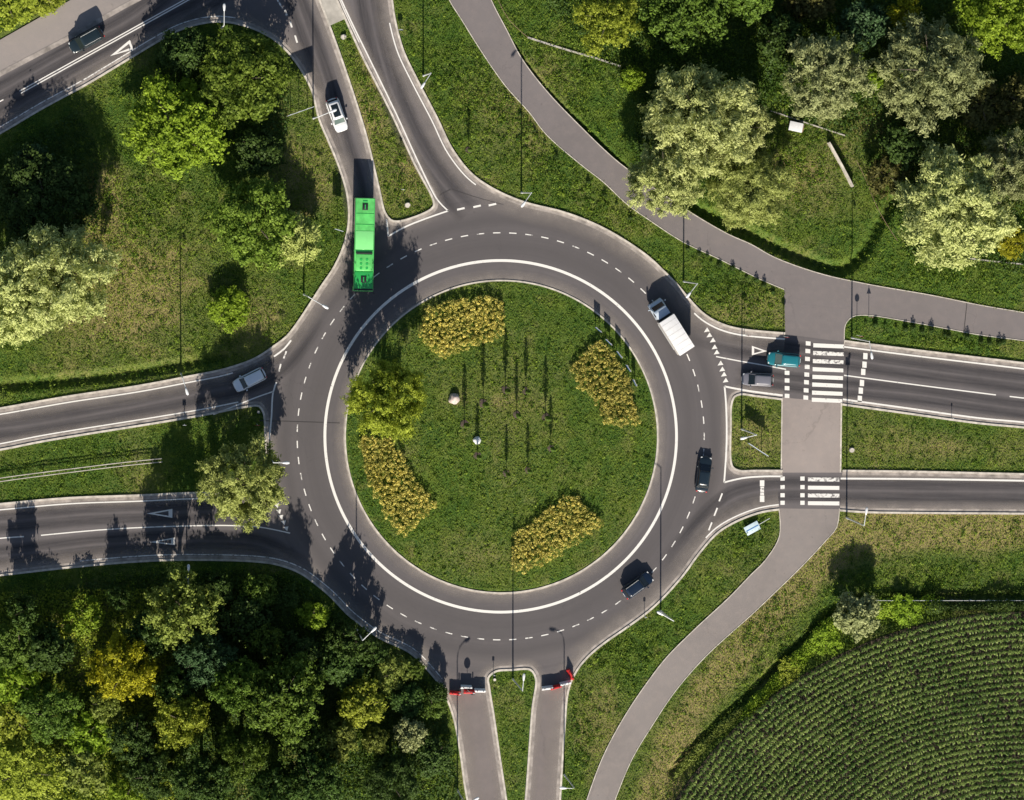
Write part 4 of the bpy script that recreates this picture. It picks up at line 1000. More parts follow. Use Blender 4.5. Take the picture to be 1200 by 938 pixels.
def car(px, py, hx, hy, label, paint_, L=4.35, Wd=1.8, H=1.48, belt=.92, roof=(-1.55, .55), ws=1.25, rw=-2.0, zc=.9, glass='glass', pano=False, name='car', hood=.82, cat='car', boot=None, rails=False):
    x, y = g(px, py, zc); x2, y2 = g(px + hx, py + hy, zc); root = empty(name, (x, y, Z0 + .005), math.atan2(y2 - y, x2 - x), label, cat)
    h = L / 2; w = Wd / 2
    # lower body: stations with half-width and deck height
    boot = boot if boot is not None else belt
    st = [(-h, .74, .55, .74), (-h + .10, .90, .38, boot - .08), (-h + .45, .975, .25, boot), (rw, 1.0, .22, belt), (-.4, 1.0, .2, belt + .01), (ws - .3, 1.0, .2, belt), (ws + .1, .985, .22, belt - .03),
          (h - .75, .965, .24, hood + .02), (h - .3, .90, .3, hood - .06), (h - .08, .77, .4, hood - .18), (h, .62, .5, hood - .3)]
    mb = MB(); ns = 9
    for sx, fwd_, zb, zt in st:
        hw = w * fwd_
        for yy, zz in ((-hw * .80, zb), (-hw * .97, zb + .06), (-hw, (zb + zt) * .52), (-hw * .95, zt - .06), (-hw * .78, zt + .0), (0, zt + .03), (hw * .78, zt), (hw * .95, zt - .06), (hw, (zb + zt) * .52), (hw * .97, zb + .06), (hw * .80, zb)):
            mb.v.append((sx, yy, zz))
    ns = 11
    for i in range(len(st) - 1):
        for k in range(ns): mb.f.append((i * ns + k, i * ns + (k + 1) % ns, (i + 1) * ns + (k + 1) % ns, (i + 1) * ns + k))
    mb.f.append(tuple(range(ns))); mb.f.append(tuple(range((len(st) - 1) * ns, len(st) * ns)))
    mb.build('body', paint_, root, sub=2, smooth=True)
    # cabin
    r0, r1 = roof; wb = w * .90; wt = w * .72; zt = H - .05
    B = [(ws, -wb * .92, belt - .02), (ws, wb * .92, belt - .02), (rw, wb * .93, belt - .02), (rw, -wb * .93, belt - .02)]
    Tt = [(r1, -wt, zt), (r1, wt, zt), (r0, wt * .95, zt - .02), (r0, -wt * .95, zt - .02)]
    c = MB(); c.v = B + Tt; c.f = [(0, 1, 5, 4), (1, 2, 6, 5), (2, 3, 7, 6), (3, 0, 4, 7)]; c.build('pillars', M['black'], root)
    rf = MB(); nx_, ny_ = 8, 7
    for i in range(nx_):
        u = i / (nx_ - 1)
        for j in range(ny_):
            v = j / (ny_ - 1) * 2 - 1; xx = r0 + (r1 - r0) * u + (.05 if u > .5 else -.05) * (1 - v * v); ww = wt * (.95 + .05 * u)
            rf.v.append((xx + (.04 if i == nx_ - 1 else (-.04 if i == 0 else 0)), v * (ww + .03), zt - .0 + .055 * (1 - abs(v) ** 2.5) * (1 - abs(2 * u - 1) ** 4) + .005))
    for i in range(nx_ - 1):
        for j in range(ny_ - 1): rf.f.append((i * ny_ + j, (i + 1) * ny_ + j, (i + 1) * ny_ + j + 1, i * ny_ + j + 1))
    ro = rf.build('roof', paint_, root, smooth=True); sm_ = ro.modifiers.new('t', 'SOLIDIFY'); sm_.thickness = .04; sm_.offset = -1
    if pano:
        pm = MB(); pm.box(r0 + .35, r1 - .22, -wt * .68, wt * .68, zt + .045, zt + .068); pm.build('sunroof', M['glass'], root, bevel=.01)
    if rails:
        for s in (-1, 1):
            q = MB(); q.tube([(r0 + .1, s * wt * .93, zt + .06), (r1 - .1, s * wt * .93, zt + .06)], .022, 6); q.build('roof_rail', M['steel'], root)
    def lerp(a, b, t): return tuple(a[i] + (b[i] - a[i]) * t for i in range(3))
    def face(a, b, c_, d_, u0, u1, v0, v1):   # a,b bottom; c,d top
        bt0, bt1 = lerp(a, b, u0), lerp(a, b, u1); tp0, tp1 = lerp(d_, c_, u0), lerp(d_, c_, u1)
        return [lerp(bt0, tp0, v0), lerp(bt1, tp1, v0), lerp(bt1, tp1, v1), lerp(bt0, tp0, v1)]
    quad_panel('windscreen', face(B[0], B[1], Tt[1], Tt[0], .06, .94, .04, .95), M[glass], root)
    quad_panel('rear_window', face(B[2], B[3], Tt[3], Tt[2], .08, .92, .2, .93), M['glass'], root)
    for a, b, c_, d_ in ((B[1], B[2], Tt[2], Tt[1]), (B[3], B[0], Tt[0], Tt[3])):
        quad_panel('side_window', face(a, b, c_, d_, .08, .50, .12, .92), M['glass'], root); quad_panel('side_window', face(a, b, c_, d_, .54, .93, .12, .92), M['glass'], root)
    # body-coloured pillars between screens and doors
    for (a, tt) in ((B[0], Tt[0]), (B[1], Tt[1]), (B[2], Tt[2]), (B[3], Tt[3])):
        q = MB(); q.tube([a, tt], .035, 6); q.build('pillar', paint_, root)
    for s in (-1, 1):
        q = MB(); q.box(ws - .42, ws - .22, s * (w + .02) if s > 0 else s * (w + .20), s * (w + .20) if s > 0 else s * (w + .02), belt - .02, belt + .12); q.build('mirror', paint_, root, bevel=.03)
        q = MB(); q.box(ws - .36, ws - .28, min(s * w * .9, s * (w + .06)), max(s * w * .9, s * (w + .06)), belt, belt + .05); q.build('mirror_arm', M['black'], root)
        q = MB(); q.box(h - .34, h - .10, s * w * .66 - .14, s * w * .66 + .10, hood - .26, hood - .12); q.build('headlight', M['lamp'], root, bevel=.03)
        q = MB(); q.box(-h - .005, -h + .14, s * w * .70 - .12, s * w * .70 + .10, .62, .82); q.build('tail_light', M['red'], root, bevel=.02)
        wheel(root, h - .82, s * (w - .13)); wheel(root, -h + .80, s * (w - .13))
        q = MB(); q.box(-.15, .02, s * w - .015 if s > 0 else s * w - .02, s * w + .02 if s > 0 else s * w + .015, belt - .16, belt - .12); q.build('door_handle', M['black'], root)
    q = MB(); q.box(h - .03, h + .01, -.42, .42, .34, .52); q.build('grille', M['black'], root)
    q = MB(); q.box(h - .01, h + .025, -.26, .26, .36, .47); q.build('number_plate', M['white'], root)
    q = MB(); q.box(-h - .03, -h + .01, -.26, .26, .58, .69); q.build('number_plate', M['white'], root)
    return root
C_black = carpaint('dark_teal_black_paint', (.012, .022, .028)); C_white = carpaint('white_paint', (.78, .79, .80)); C_teal = carpaint('teal_paint', (.015, .17, .21))
C_grey = carpaint('grey_lilac_paint', (.17, .17, .20)); C_silver = carpaint('silver_sky_tint_paint', (.80, .84, .90)); C_dark = carpaint('black_blue_paint', (.012, .022, .032)); C_navy = carpaint('navy_paint', (.007, .016, .036))  # silver is brightened and blued to stand in for reflected sky
car(101, 47, -193, 107, 'black estate car driving down the upper left road', C_black, L=4.6, Wd=1.9, H=1.7, roof=(-1.9, .6), rw=-2.15, belt=1.0, hood=.95, name='estate_car', rails=True)
car(395, 135, 13, 37, 'white car with a dark glass roof behind the green bus', C_white, L=4.4, Wd=1.85, H=1.6, roof=(-1.75, .45), rw=-2.05, ws=1.15, pano=True, glass='glass_light', hood=.9)
car(919, 421.5, -40, -3.6, 'teal blue hatchback on the zebra crossing approach, upper lane', C_teal, L=4.35, Wd=1.85, H=1.5, roof=(-1.75, .35), glass='glass_light')
car(888, 445, -40, -2.0, 'grey saloon car waiting at the give-way line, lower lane', C_grey, L=4.15, Wd=1.75, H=1.48, roof=(-1.6, .4))
car(292.5, 445.5, -40, 20, 'silver-blue hatchback leaving the ring on the left road in shade', C_silver, L=4.35, Wd=1.8, H=1.5, roof=(-1.75, .5), ws=1.2)
car(825, 556, 6, -42, 'black saloon on the right side of the ring beside the square island', C_dark, L=4.7, Wd=1.8, H=1.45, roof=(-1.4, .4), rw=-1.8)
car(747.5, 686, 40, -29, 'dark navy hatchback on the lower right of the ring', C_navy, L=4.4, Wd=1.85, H=1.5, roof=(-1.7, .5), rails=True)

# bus
def bus():
    x, y = g(427, 287, 3.0); x2, y2 = g(424.5, 397, 3.0); root = empty('bus', (x, y, Z0 + .005), math.atan2(y2 - y, x2 - x), 'bright green city bus entering the roundabout from the top', 'bus')
    gp = plain('bus_green', (.13, .62, .15), .42, var=.13, scale=1.2, coat=.25); gl = carpaint('bus_pale_green', (.24, .76, .25), .4); gd = carpaint('bus_gloss_green', (.035, .42, .09), .2)
    L, w, H = 6.0, 1.27, 2.95
    b = MB(); b.box(-L, L, -w, w, .35, H); b.build('body', gp, root, bevel=.12, seg=3)
    b = MB(); b.box(-L + .05, L - .05, -w + .02, w - .02, .22, .40); b.build('chassis', M['black'], root)
    q = MB(); q.box(L - .05, L + .02, -w + .12, w - .12, 1.05, 2.45); q.build('windscreen', M['glass'], root, bevel=.02)
    q = MB(); q.box(-L - .02, -L + .05, -w + .25, w - .25, 1.5, 2.4); q.build('rear_window', M['glass'], root, bevel=.02)
    q = MB(); q.box(L - .04, L + .03, -.8, .8, 2.5, 2.75); q.build('destination_display', M['black'], root)
    for s in (-1, 1):
        for k in range(7):
            a = -L + .5 + k * 1.58; q = MB(); q.box(a, a + 1.45, s * w - .02, s * w + .02, 1.35, 2.4); q.build('side_window', M['glass'], root)
        q = MB(); q.box(L - .02, L + .04, s * .85 - .18, s * .85 + .18, .6, .82); q.build('headlight', M['lamp'], root, bevel=.02)
        q = MB(); q.box(-L - .03, -L + .02, s * 1.0 - .1, s * 1.0 + .1, .8, 1.1); q.build('tail_light', M['red'], root)
        q = MB(); q.tube([(L - .1, s * (w - .05), 2.55), (L + .25, s * (w + .12), 2.5), (L + .28, s * (w + .15), 2.3)], .03, 6); q.build('mirror_arm', M['black'], root)
        q = MB(); q.box(L + .2, L + .3, s * (w + .14) - .1, s * (w + .14) + .1, 1.95, 2.32); q.build('mirror', M['black'], root, bevel=.02)
        for xx in (L - 2.7, -L + 3.3): wheel(root, xx, s * (w - .15), .48, .28)
    for a in (L - 1.35, -.3, -L + 1.9):
        q = MB(); q.box(a - .6, a + .6, w * -1 - .03, w * -1 + .01, .4, 2.45); d_ = q.build('door', M['glass'], root)
    # roof furniture, rear at -X
    q = MB(); q.box(-.35 - 1.4, .6, -w + .1, w - .08, H, H + .03); q.build('roof_panel', gl, root, bevel=.01)
    for a in (-L + 1.15, L - 1.55):
        q = MB(); q.box(a - .42, a + .42, -.36, .36, H, H + .10); hb = q.build('roof_hatch', M['black'], root, bevel=.03)
        q = MB(); q.box(a - .30, a + .30, -.06, .06, H + .09, H + .13); q.build('handle', gd, hb)
    q = MB(); q.box(-L + .35, -L + .5, -.3, .3, H, H + .05); q.build('vent', gd, root)
    for xx in (-L + 2.0, -L + 3.4, .72, 3.42, 5.62):
        q = MB(); q.box(xx, xx + .03, -w + .1, w - .1, H + .005, H + .038); q.build('roof_seam', gd, root)
    for s in (-1, 1):
        q = MB(); q.box(-L + .2, L - .3, s * (w - .10) - .02, s * (w - .10) + .02, H - .005, H + .03); q.build('rain_gutter', gd, root)
    q = MB(); q.box(1.0, 1.15, -w + .2, w - .2, H, H + .16); q.build('air_deflector', M['black'], root, bevel=.02)
    q = MB(); q.box(1.22, 3.35, -w + .25, w - .22, H, H + .13); au = q.build('air_conditioning_unit', gp, root, bevel=.05)
    for k in range(3):
        for s in (-.38, .38):
            t = MB(); t.tube([(1.9 + k * .55, s, H + .11), (1.9 + k * .55, s, H + .16)], .17, 14); t.build('fan_grille', gd, au)
    q = MB(); q.box(3.5, 5.65, -w + .09, w - .09, H, H + .03); q.build('roof_panel', gd, root, bevel=.01)
    q = MB(); q.box(L - .38, L - .12, -w + .05, w - .05, H - .12, H + .02); q.build('front_cap', M['black'], root, bevel=.02)
bus()

# truck
def truck():
    x, y = g(787, 383, 2.8); x2, y2 = g(787 - 36, 383 - 57, 2.8); root = empty('box_truck', (x, y, Z0 + .005), math.atan2(y2 - y, x2 - x), 'white box lorry with a pale blue-white cab on the upper right of the ring', 'truck')
    cw = carpaint('cab_white', (.58, .66, .76)); bw = plain('box_white', (.80, .80, .80), .45, var=.03); bg_ = plain('box_side_grey', (.5, .48, .46), .5, var=.05)
    w = 1.12
    q = MB(); q.box(-3.75, 3.2, -.45, .45, .45, .72); q.build('chassis', M['black'], root)
    # cab: lower nose, sloping screen, roof
    pr = [(1.55, .45), (3.72, .45), (3.80, .75), (3.72, 1.12), (3.32, 1.28), (2.72, 2.16), (2.45, 2.26), (1.55, 2.30)]
    c = MB(); n = len(pr)
    for s, k in ((-1, 1), (1, 1)):
        for a, b in pr: c.v.append((a, s * (w * (.93 if b < 1.3 else .80) * (.93 if a > 3.6 else 1)), b))
    c.f = [tuple(range(n)), tuple(range(2 * n - 1, n - 1, -1))] + [(i, (i + 1) % n, n + (i + 1) % n, n + i) for i in range(n)]
    c.build('cab', cw, root, bevel=.05)
    quad_panel('windscreen', [(3.30, -.80, 1.34), (3.30, .80, 1.34), (2.80, .78, 2.08), (2.80, -.78, 2.08)], M['glass'], root, .03)
    for s in (-1, 1):
        quad_panel('side_window', [(2.0, s * .965, 1.36), (3.1, s * .965, 1.36), (2.72, s * .91, 2.02), (2.0, s * .91, 2.05)], M['glass'], root, .03)
        q = MB(); q.tube([(3.15, s * .95, 1.5), (3.3, s * 1.22, 1.6)], .02, 5); q.build('mirror_arm', M['black'], root)
        q = MB(); q.box(3.2, 3.32, s * 1.24 - .09, s * 1.24 + .09, 1.35, 1.75); q.build('mirror', cw, root, bevel=.02)
        q = MB(); q.box(3.66, 3.82, s * .75 - .15, s * .75 + .15, .72, .92); q.build('headlight', M['lamp'], root, bevel=.02)
        q = MB(); q.box(-3.80, -3.74, s * .85 - .12, s * .85 + .12, .55, .7); q.build('tail_light', M['red'], root)
        wheel(root, 2.85, s * .90, .38, .24); wheel(root, -2.2, s * .88, .38, .34)
    q = MB(); q.box(1.28, 1.54, -1.0, 1.0, .7, 2.35); q.build('cab_gap_filler', M['black'], root)  # black block standing in for the dark gap between cab and cargo box
    q = MB(); q.box(-3.75, 1.26, -w, w, .78, 3.05); bx = q.build('cargo_box', bg_, root, bevel=.02)
    q = MB(); q.box(-3.77, 1.28, -w - .02, w + .02, 3.05, 3.09); q.build('box_roof', bw, bx, bevel=.01)
    for k in range(6):
        xx = -3.2 + k * .78; q = MB(); q.box(xx, xx + .03, -w + .03, w - .03, 3.088, 3.105); q.build('roof_rib', bg_, bx)
    for s in (-1, 1):
        q = MB(); q.box(-3.79, -3.755, s * .55 - .5, s * .55 + .5, .85, 2.98); q.build('rear_door', bw, bx)
        q = MB(); q.box(-3.0, .9, s * w - .02, s * w + .02, .45, .62); q.build('side_guard', M['steel'], root)
    q = MB(); q.box(-3.85, -3.75, -1.0, 1.0, .42, .52); q.build('bumper', M['black'], root)
truck()

# ---------------------------------------------------------------- street lamps
def lamp(fx, fy, ax, ay, label, H=11.0, curved=False, arm=None):
    """foot at pixel f; arm reaches from the pole top in pixel direction a"""
    x, y = g(fx, fy); x2, y2 = g(fx + ax, fy + ay); L = math.hypot(x2 - x, y2 - y) if arm is None else arm
    root = empty('street_lamp', (x, y, 0), math.atan2(y2 - y, x2 - x), label, 'street lamp', 'tall grey street lamps round the roundabout')
    q = MB(); q.tube([(0, 0, -.1), (0, 0, 1.2), (0, 0, 1.25), (0, 0, H)], [.13, .13, .10, .065], 10); q.build('pole', M['steel'], root)
    q = MB()
    if curved: q.tube([(0, 0, H - .1), (.08, 0, H + .4), (.35, 0, H + .8), (.8, 0, H + 1.0), (L, 0, H + 1.05)], [.06, .06, .055, .05, .045], 8); zt = H + 1.05
    else: q.tube([(0, 0, H - .05), (L, 0, H + .22)], [.06, .045], 8); zt = H + .22
    q.build('arm', M['steel'], root)
    hd = MB(); n = 10
    secs = [(L - .25, .07, .05), (L - .05, .13, .08), (L + .35, .19, .10), (L + .62, .15, .07), (L + .72, .06, .03)]
    for sx, hw, hh in secs:
        for k in range(n): a = 2 * math.pi * k / n; hd.v.append((sx, hw * math.cos(a), zt + .02 + hh * math.sin(a)))
    for i in range(len(secs) - 1):
        for k in range(n): hd.f.append((i * n + k, i * n + (k + 1) % n, (i + 1) * n + (k + 1) % n, (i + 1) * n + k))
    hd.f.append(tuple(range(n))); hd.f.append(tuple(range((len(secs) - 1) * n, len(secs) * n)))
    ho = hd.build('lamp_head', M['white'], root, smooth=True)
    q = MB(); q.box(L, L + .5, -.11, .11, zt - .10, zt - .06); q.build('lens', M['lamp'], ho)
    return root
lamp(992, 607, 2, -15, 'street lamp below the lower right zebra crossing')
lamp(601, 796, 1, -14, 'street lamp on the grass strip between the two closed lower roads')
lamp(418, 738, 11, -11, 'street lamp at the edge of the lower left wood beside the ring')
lamp(998, 396, 2, 14, 'street lamp above the upper zebra crossing beside the cycle path')
lamp(801, 330, -9, 11, 'street lamp on the grass just above the white lorry')
lamp(611, 226, -8, 11, 'street lamp on the verge above the top of the ring')
lamp(496, 89, -8, 12, 'street lamp on the verge right of the upper right-hand road')
lamp(367, 139, 15, -6, 'street lamp at the kerb beside the white car')
lamp(356, 345, 17, 10, 'street lamp on the left kerb below the green bus')
lamp(212, 438, 4, 13, 'street lamp on the upper kerb of the left road, left of the silver car')
lamp(869, 503, -13, 3, 'street lamp on the small square island at the right')
lamp(774, 716, -14, -8, 'street lamp on the verge at the lower right of the ring')
lamp(316, 535, 12, 0, 'street lamp at the right tip of the left median under the tree', H=10.5)
lamp(219, 676, 0, -17, 'street lamp at the kerb of the lower left road beside the wood', H=9)
lamp(260, 33, 0, -18, 'street lamp on the inside of the upper left bend', H=9)
lamp(536, 926, 11, -6, 'street lamp left of the closed left lower road, with a curved arm', H=10, curved=True, arm=1.2)
lamp(661, 908, -14, -1, 'street lamp right of the closed right lower road, with a curved arm', H=10, curved=True, arm=1.3)
lamp(778, 560, -8, -10, 'street lamp inside the ring on the right rim of the round island', H=.01) if False else None

# ---------------------------------------------------------------- signs
def face_mat(kind): return {'blue': M['blue'], 'white': M['white'], 'red': M['red']}[kind]
def board(name, a, b, z0, z1, label, mat=None, posts=2, group=None, cat='road sign', back=None, zp=None):
    """vertical sign board from pixel a to pixel b (ground positions), between heights z0..z1"""
    x0, y0 = g(*a); x1, y1 = g(*b); L = math.hypot(x1 - x0, y1 - y0)
    root = empty(name, ((x0 + x1) / 2, (y0 + y1) / 2, 0), math.atan2(y1 - y0, x1 - x0), label, cat, group)
    q = MB(); q.box(-L / 2, L / 2, -.03, .03, z0, z1); p_ = q.build('panel', back or M['steel'], root)
    q = MB(); q.box(-L / 2 + .04, L / 2 - .04, -.036, -.031, z0 + .04, z1 - .04); q.build('face', mat or M['blue'], p_)
    for k in range(posts):
        xx = 0 if posts == 1 else -L * .32 + k * L * .64 / (posts - 1)
        q = MB(); q.tube([(xx, .07, -.1), (xx, .07, z1 - .05)], .045, 8); q.build('post', M['steel'], root)
    return root
board('direction_sign', (335, 137), (366, 126), 2.7, 4.6, 'large direction sign board on three posts by the kerb left of the white car', posts=3)
board('direction_sign', (873, 518), (896, 533), 1.9, 2.9, 'white-edged direction sign on the small square island', posts=2, back=M['white'])
board('direction_sign', (390, 268), (400, 271), 2.5, 4.3, 'narrow tall sign board on the verge left of the green bus', posts=1)
G_CH = 'small sign boards standing along the upper right rim of the round island'
for (a, b), lab in zip((((696, 383), (703, 389)), ((708, 397), (715, 404)), ((721, 411), (727, 419)), ((732, 427), (737, 435)), ((740, 444), (744, 452))),
        ('topmost of five small sign boards along the upper right rim of the island', 'second from the top of the five small island sign boards', 'middle one of the five small island sign boards',
         'fourth from the top of the five small island sign boards', 'lowest of five small sign boards, beside the right shrub bed')):
    board('curve_marker_sign', a, b, 1.0, 2.1, lab, M['blue'], 2, G_CH, back=M['concrete'])
# post-mounted small signs
def post_sign(fx, fy, h, label, shape='round', rz=0, r=.3):
    x, y = g(fx, fy); root = empty('road_sign', (x, y, 0), rz, label, 'road sign')
    q = MB(); q.tube([(0, 0, -.1), (0, 0, h)], .035, 8); q.build('post', M['steel'], root)
    if shape == 'round':
        q = MB(); q.tube([(0, -.05, h - r), (0, -.075, h - r)], r, 20); p_ = q.build('panel', M['red'], root)
        q = MB(); q.tube([(0, -.074, h - r), (0, -.082, h - r)], r * .7, 20); q.build('face', M['white'], p_)
    elif shape == 'tri':
        q = MB(); q.v = [(-r, -.05, h - 2 * r), (r, -.05, h - 2 * r), (0, -.05, h - .2 * r), (-r, -.07, h - 2 * r), (r, -.07, h - 2 * r), (0, -.07, h - .2 * r)]
        q.f = [(0, 1, 2), (5, 4, 3), (0, 3, 4, 1), (1, 4, 5, 2), (2, 5, 3, 0)]; p_ = q.build('panel', M['red'], root)
        q = MB(); q.v = [(x_ * .62, -.078, (z_ - (h - 1.4 * r)) * .62 + h - 1.4 * r) for x_, _, z_ in ((-r, 0, h - 2 * r), (r, 0, h - 2 * r), (0, 0, h - .2 * r))]; q.f = [(0, 1, 2)]; q.build('face', M['white'], p_)
    else:
        q = MB(); q.box(-r, r, -.07, -.045, h - 2 * r, h); p_ = q.build('panel', M['white'], root); q = MB(); q.box(-r + .05, r - .05, -.078, -.071, h - 2 * r + .05, h - .05); q.build('face', M['blue'], p_)
post_sign(1004, 393, 3.2, 'round road sign beside the street lamp above the upper zebra crossing', 'round')
post_sign(1018, 371, 2.4, 'small sign on a post at the cycle path corner above the right road', 'tri')
post_sign(872, 392, 3.6, 'triangular sign at the kerb above the teal car', 'tri', r=.4)
post_sign(993, 470, 3.4, 'square pedestrian-crossing sign at the right end of the upper zebra crossing', 'square')
post_sign(216, 497, 1.9, 'small sign on the left median near the left road kerb', 'square', r=.22)
post_sign(1115, 490, 1.2, 'short marker post on the right median near the road kerb', 'square', r=.1)
post_sign(470, 222, 4.0, 'slim sign post on the long grass median beside the bus', 'square', r=.18)
post_sign(918, 394, 3.0, 'round sign at the left corner of the link path above the zebra crossing', 'round')
post_sign(301, 497, 2.6, 'give-way sign at the tip of the left median', 'tri', r=.4)
post_sign(578, 790, 1.4, 'small sign at the rounded top of the strip between the closed roads', 'square', r=.15)
post_sign(755, 722, 1.5, 'small sign at the lower right kerb of the ring near the street lamp', 'square', r=.15)
post_sign(469, 35, 1.2, 'small pale sign on the grass at the top beside the right-hand upper road', 'square', r=.28)
# information board tipped over on the lower right verge
x, y = g(881, 619); x2, y2 = g(891, 613.6); root = empty('fallen_sign', (x, y, .08), math.atan2(y2 - y, x2 - x), 'pale blue and white sign board tipped over on the grass by the lower cycle path', 'road sign')
q = MB(); q.box(-1.0, 1.0, -.62, .62, .10, .16, lambda a, b, c: (a, b, c + .12 + b * .18)); pn = q.build('panel', M['paleblue'], root, bevel=.01)
q = MB(); q.box(-.9, .9, -.07, .07, .165, .18, lambda a, b, c: (a, b, c + .12 + b * .18)); q.build('stripe', M['blue'], pn)
q = MB(); q.tube([(.9, 0, .18), (2.7, .05, .12)], .045, 8); q.build('post', M['steel'], root)

# ---------------------------------------------------------------- road-closed barriers
def barrier(cx, cy, dx, dy, matk, label, L=1.45):
    x, y = g(cx, cy); x2, y2 = g(cx + dx, cy + dy); root = empty('road_barrier', (x, y, Z0 + .004), math.atan2(y2 - y, x2 - x), label, 'road barrier', 'red and white plastic barriers closing the lower roads')
    q = MB(); pr = [(-.26, 0), (.26, 0), (.26, .18), (.12, .42), (.09, .98), (-.09, .98), (-.12, .42), (-.26, .18)]; n = len(pr)
    for s in (-1, 1):
        for a, b in pr: q.v.append((s * L / 2, a, b))
    q.f = [tuple(range(n)), tuple(range(2 * n - 1, n - 1, -1))] + [(i, (i + 1) % n, n + (i + 1) % n, n + i) for i in range(n)]
    b_ = q.build('shell', M[matk], root, bevel=.015)
    for s in (-.4, .4):
        q = MB(); q.tube([(s, 0, .97), (s, 0, 1.02)], .07, 10); q.build('filler_cap', M['black'], root)
for args in ((533, 812, 13, 1.5, 'red', 'red barrier leftmost in the left lower row, touching the kerb'), (546, 805, 13, .5, 'white', 'white barrier set back behind the red ones in the left lower row'),
             (549.5, 810.5, 12, 0, 'red', 'red barrier in the middle of the left lower row'), (562, 809, 13, .3, 'white', 'white barrier at the right end of the left lower row'),
             (641, 806, 12, -1.5, 'white', 'white barrier leftmost in the right lower row'), (651, 805, 11, -3, 'red', 'red barrier in the middle of the right lower row'),
             (662, 800.5, 12, -3, 'white', 'white barrier at the right end of the right lower row'), (668, 790, 5, 10, 'red', 'red barrier turned sideways at the right kerb of the right lower road')):
    barrier(*args)
for cx_, cy_, lab in ((538, 812, 'tall sign frame with a round sign standing in the left barrier row'), (554, 811, 'grey post with a slim panel standing in the left barrier row')):
    x, y = g(cx_, cy_); root = empty('barrier_post', (x, y, Z0), 0, lab, 'post')
    q = MB(); q.box(-.09, .09, -.06, .06, 0, 1.5); q.build('post', M['steel'], root, bevel=.01); q = MB(); q.box(-.25, .25, -.4, .4, 0, .1); q.build('foot', M['black'], root, bevel=.02)
post_sign(547.5, 808, 2.5, 'round no-entry sign rising behind the left barrier row', 'round', r=.42)

# ---------------------------------------------------------------- guard rail, drains, fences, cabinet, boulders
def rail(name, pts, label, cat, h=.72, posts=2.0, mat='concrete', double=True):
    P = W(smooth(pts, 10)); root = empty(name, (float(P[0, 0]), float(P[0, 1]), 0), 0, label, cat)
    O = P[0]
    for off in ((-.22, .22) if double else (0,)):
        Q = offs(P, off) - O; q = MB()
        for i in range(len(Q) - 1): pass
        q.tube([(a, b, h) for a, b in Q], .06 if double else .03, 6); q.build('beam', M[mat], root)
    Ln = length(P)
    for k in range(int(Ln / posts) + 1):
        c = cut_len(P, min(k * posts, Ln - .05), min(k * posts + .05, Ln))[0] - O; q = MB(); q.box(c[0] - .04, c[0] + .04, c[1] - .04, c[1] + .04, -.5, h); q.build('post', M[mat], root)
rail('guard_rail', [(-40, 569), (0, 562), (100, 549), (150, 543), (190, 539)], 'double steel guard rail along the middle of the left median', 'guard rail')
rail('wire_fence', [(1002, 188), (1012, 208), (1025, 240), (1037, 262), (1050, 282)], 'thin fence with short posts between the meadow and the large silver willow', 'fence', .8, 1.2, 'wood', False)
rail('wire_fence', [(985, 703), (1060, 703), (1130, 703), (1290, 703)], 'long thin fence along the top edge of the corn field', 'fence', 1.0, 2.5, 'steel', False)
rail('wire_fence', [(575, -30), (583, 0), (597, 25), (618, 44)], 'short thin fence at the top edge right of the cycle path', 'fence', .6, 1.5, 'wood', False)
def wall(name, pts, w, h, label, cat, mat='concrete', z0=-.5):
    P = W(pts); O = P[0].copy(); mb = MB(); strip(mb, P - O, -w / 2, w / 2, h, box=h - z0)
    n = len(mb.v); o = mb.build(name, M[mat]); o.location = (O[0], O[1], 0); tag(o, label, cat)
    return o
wall('drain', smooth([(618, 44), (640, 51), (662, 58), (700, 69), (727, 78)]), .22, .12, 'long pale concrete drain edge above the ditch at the top centre', 'drain')
wall('drain', smooth([(903, 130), (950, 146), (990, 159)]), .14, .14, 'thin pale drain edge above the white cabinet', 'drain')
wall('drain', smooth([(1128, 302), (1160, 306), (1200, 310), (1260, 316)]), .16, .12, 'thin pale drain edge below the large silver willow at the right', 'drain')
wall('low_wall', [(970, 167), (985, 194), (998, 219)], .26, 1.0, 'straight pale concrete wall standing in the meadow right of the white cabinet', 'wall', 'kerb')
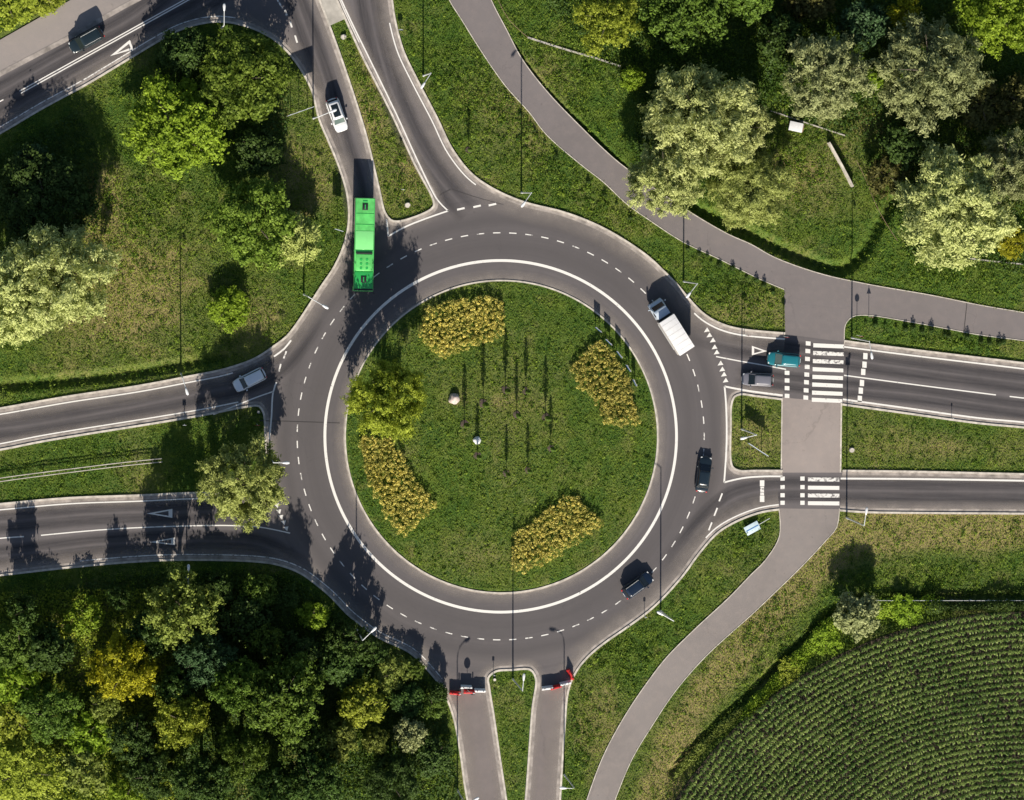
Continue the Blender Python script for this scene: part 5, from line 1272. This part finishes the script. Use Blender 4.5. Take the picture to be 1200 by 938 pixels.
x, y = g(932, 149); root = empty('cabinet', (x, y, 0), R(-12), 'white-roofed utility cabinet on the meadow below the grey-green willow', 'cabinet')
q = MB(); q.box(-.85, .95, -.5, .5, -.1, .95); q.build('housing', M['wood'], root, bevel=.02)
q = MB(); q.box(-1.0, .8, -.62, .6, .95, 1.03); q.build('roof', M['white'], root, bevel=.02)
q = MB(); q.box(.951, .97, -.4, .4, .1, .85); q.build('door', M['wood'], root)
def boulder(px_, py_, r, label, mat='stone', name='boulder', cat='boulder', z=.3):
    x, y = g(px_, py_); bm = bmesh.new(); bmesh.ops.create_icosphere(bm, subdivisions=3, radius=r)
    rg = np.random.default_rng(int(px_))
    ph = rg.uniform(0, 6, 6)
    for v in bm.verts:
        n_ = v.co.normalized(); k = 1 + .12 * math.sin(3 * n_.x + ph[0]) * math.sin(4 * n_.y + ph[1]) + .08 * math.sin(7 * n_.z + ph[2] + 5 * n_.x); v.co *= k; v.co.z *= .75
    me = bpy.data.meshes.new(name); bm.to_mesh(me); bm.free(); me.polygons.foreach_set('use_smooth', [True] * len(me.polygons))
    o = link(name, me, None, M[mat]); o.location = (x, y, z + r * .25); tag(o, label, cat)
boulder(532, 467, .72, 'pinkish pale boulder on the island right of the olive tree')
boulder(558.5, 516, .5, 'smaller white boulder below right of the pinkish boulder', 'white')
def cover(px_, py_, r, label, h=.25):
    x, y = g(px_, py_); root = empty('manhole', (x, y, 0), 0, label, 'manhole'); q = MB(); q.tube([(0, 0, -.4), (0, 0, h)], r, 24); q.build('shaft', M['concrete'], root)
    q = MB(); q.tube([(0, 0, h), (0, 0, h + .05)], r * .8, 24); q.build('lid', M['kerb'], root)
cover(402.5, 43.5, .36, 'round pale manhole near the paved top of the upper median')
cover(477.5, 240.5, .36, 'round pale manhole near the lower tip of the upper median')
cover(998, 527.5, .34, 'round pale manhole on the grass right of the crossing pavement')
cover(303, 483, .2, 'tiny pale manhole at the upper right corner of the left median')
cover(579.5, 796.5, .2, 'tiny pale manhole at the top left of the strip between the closed roads')
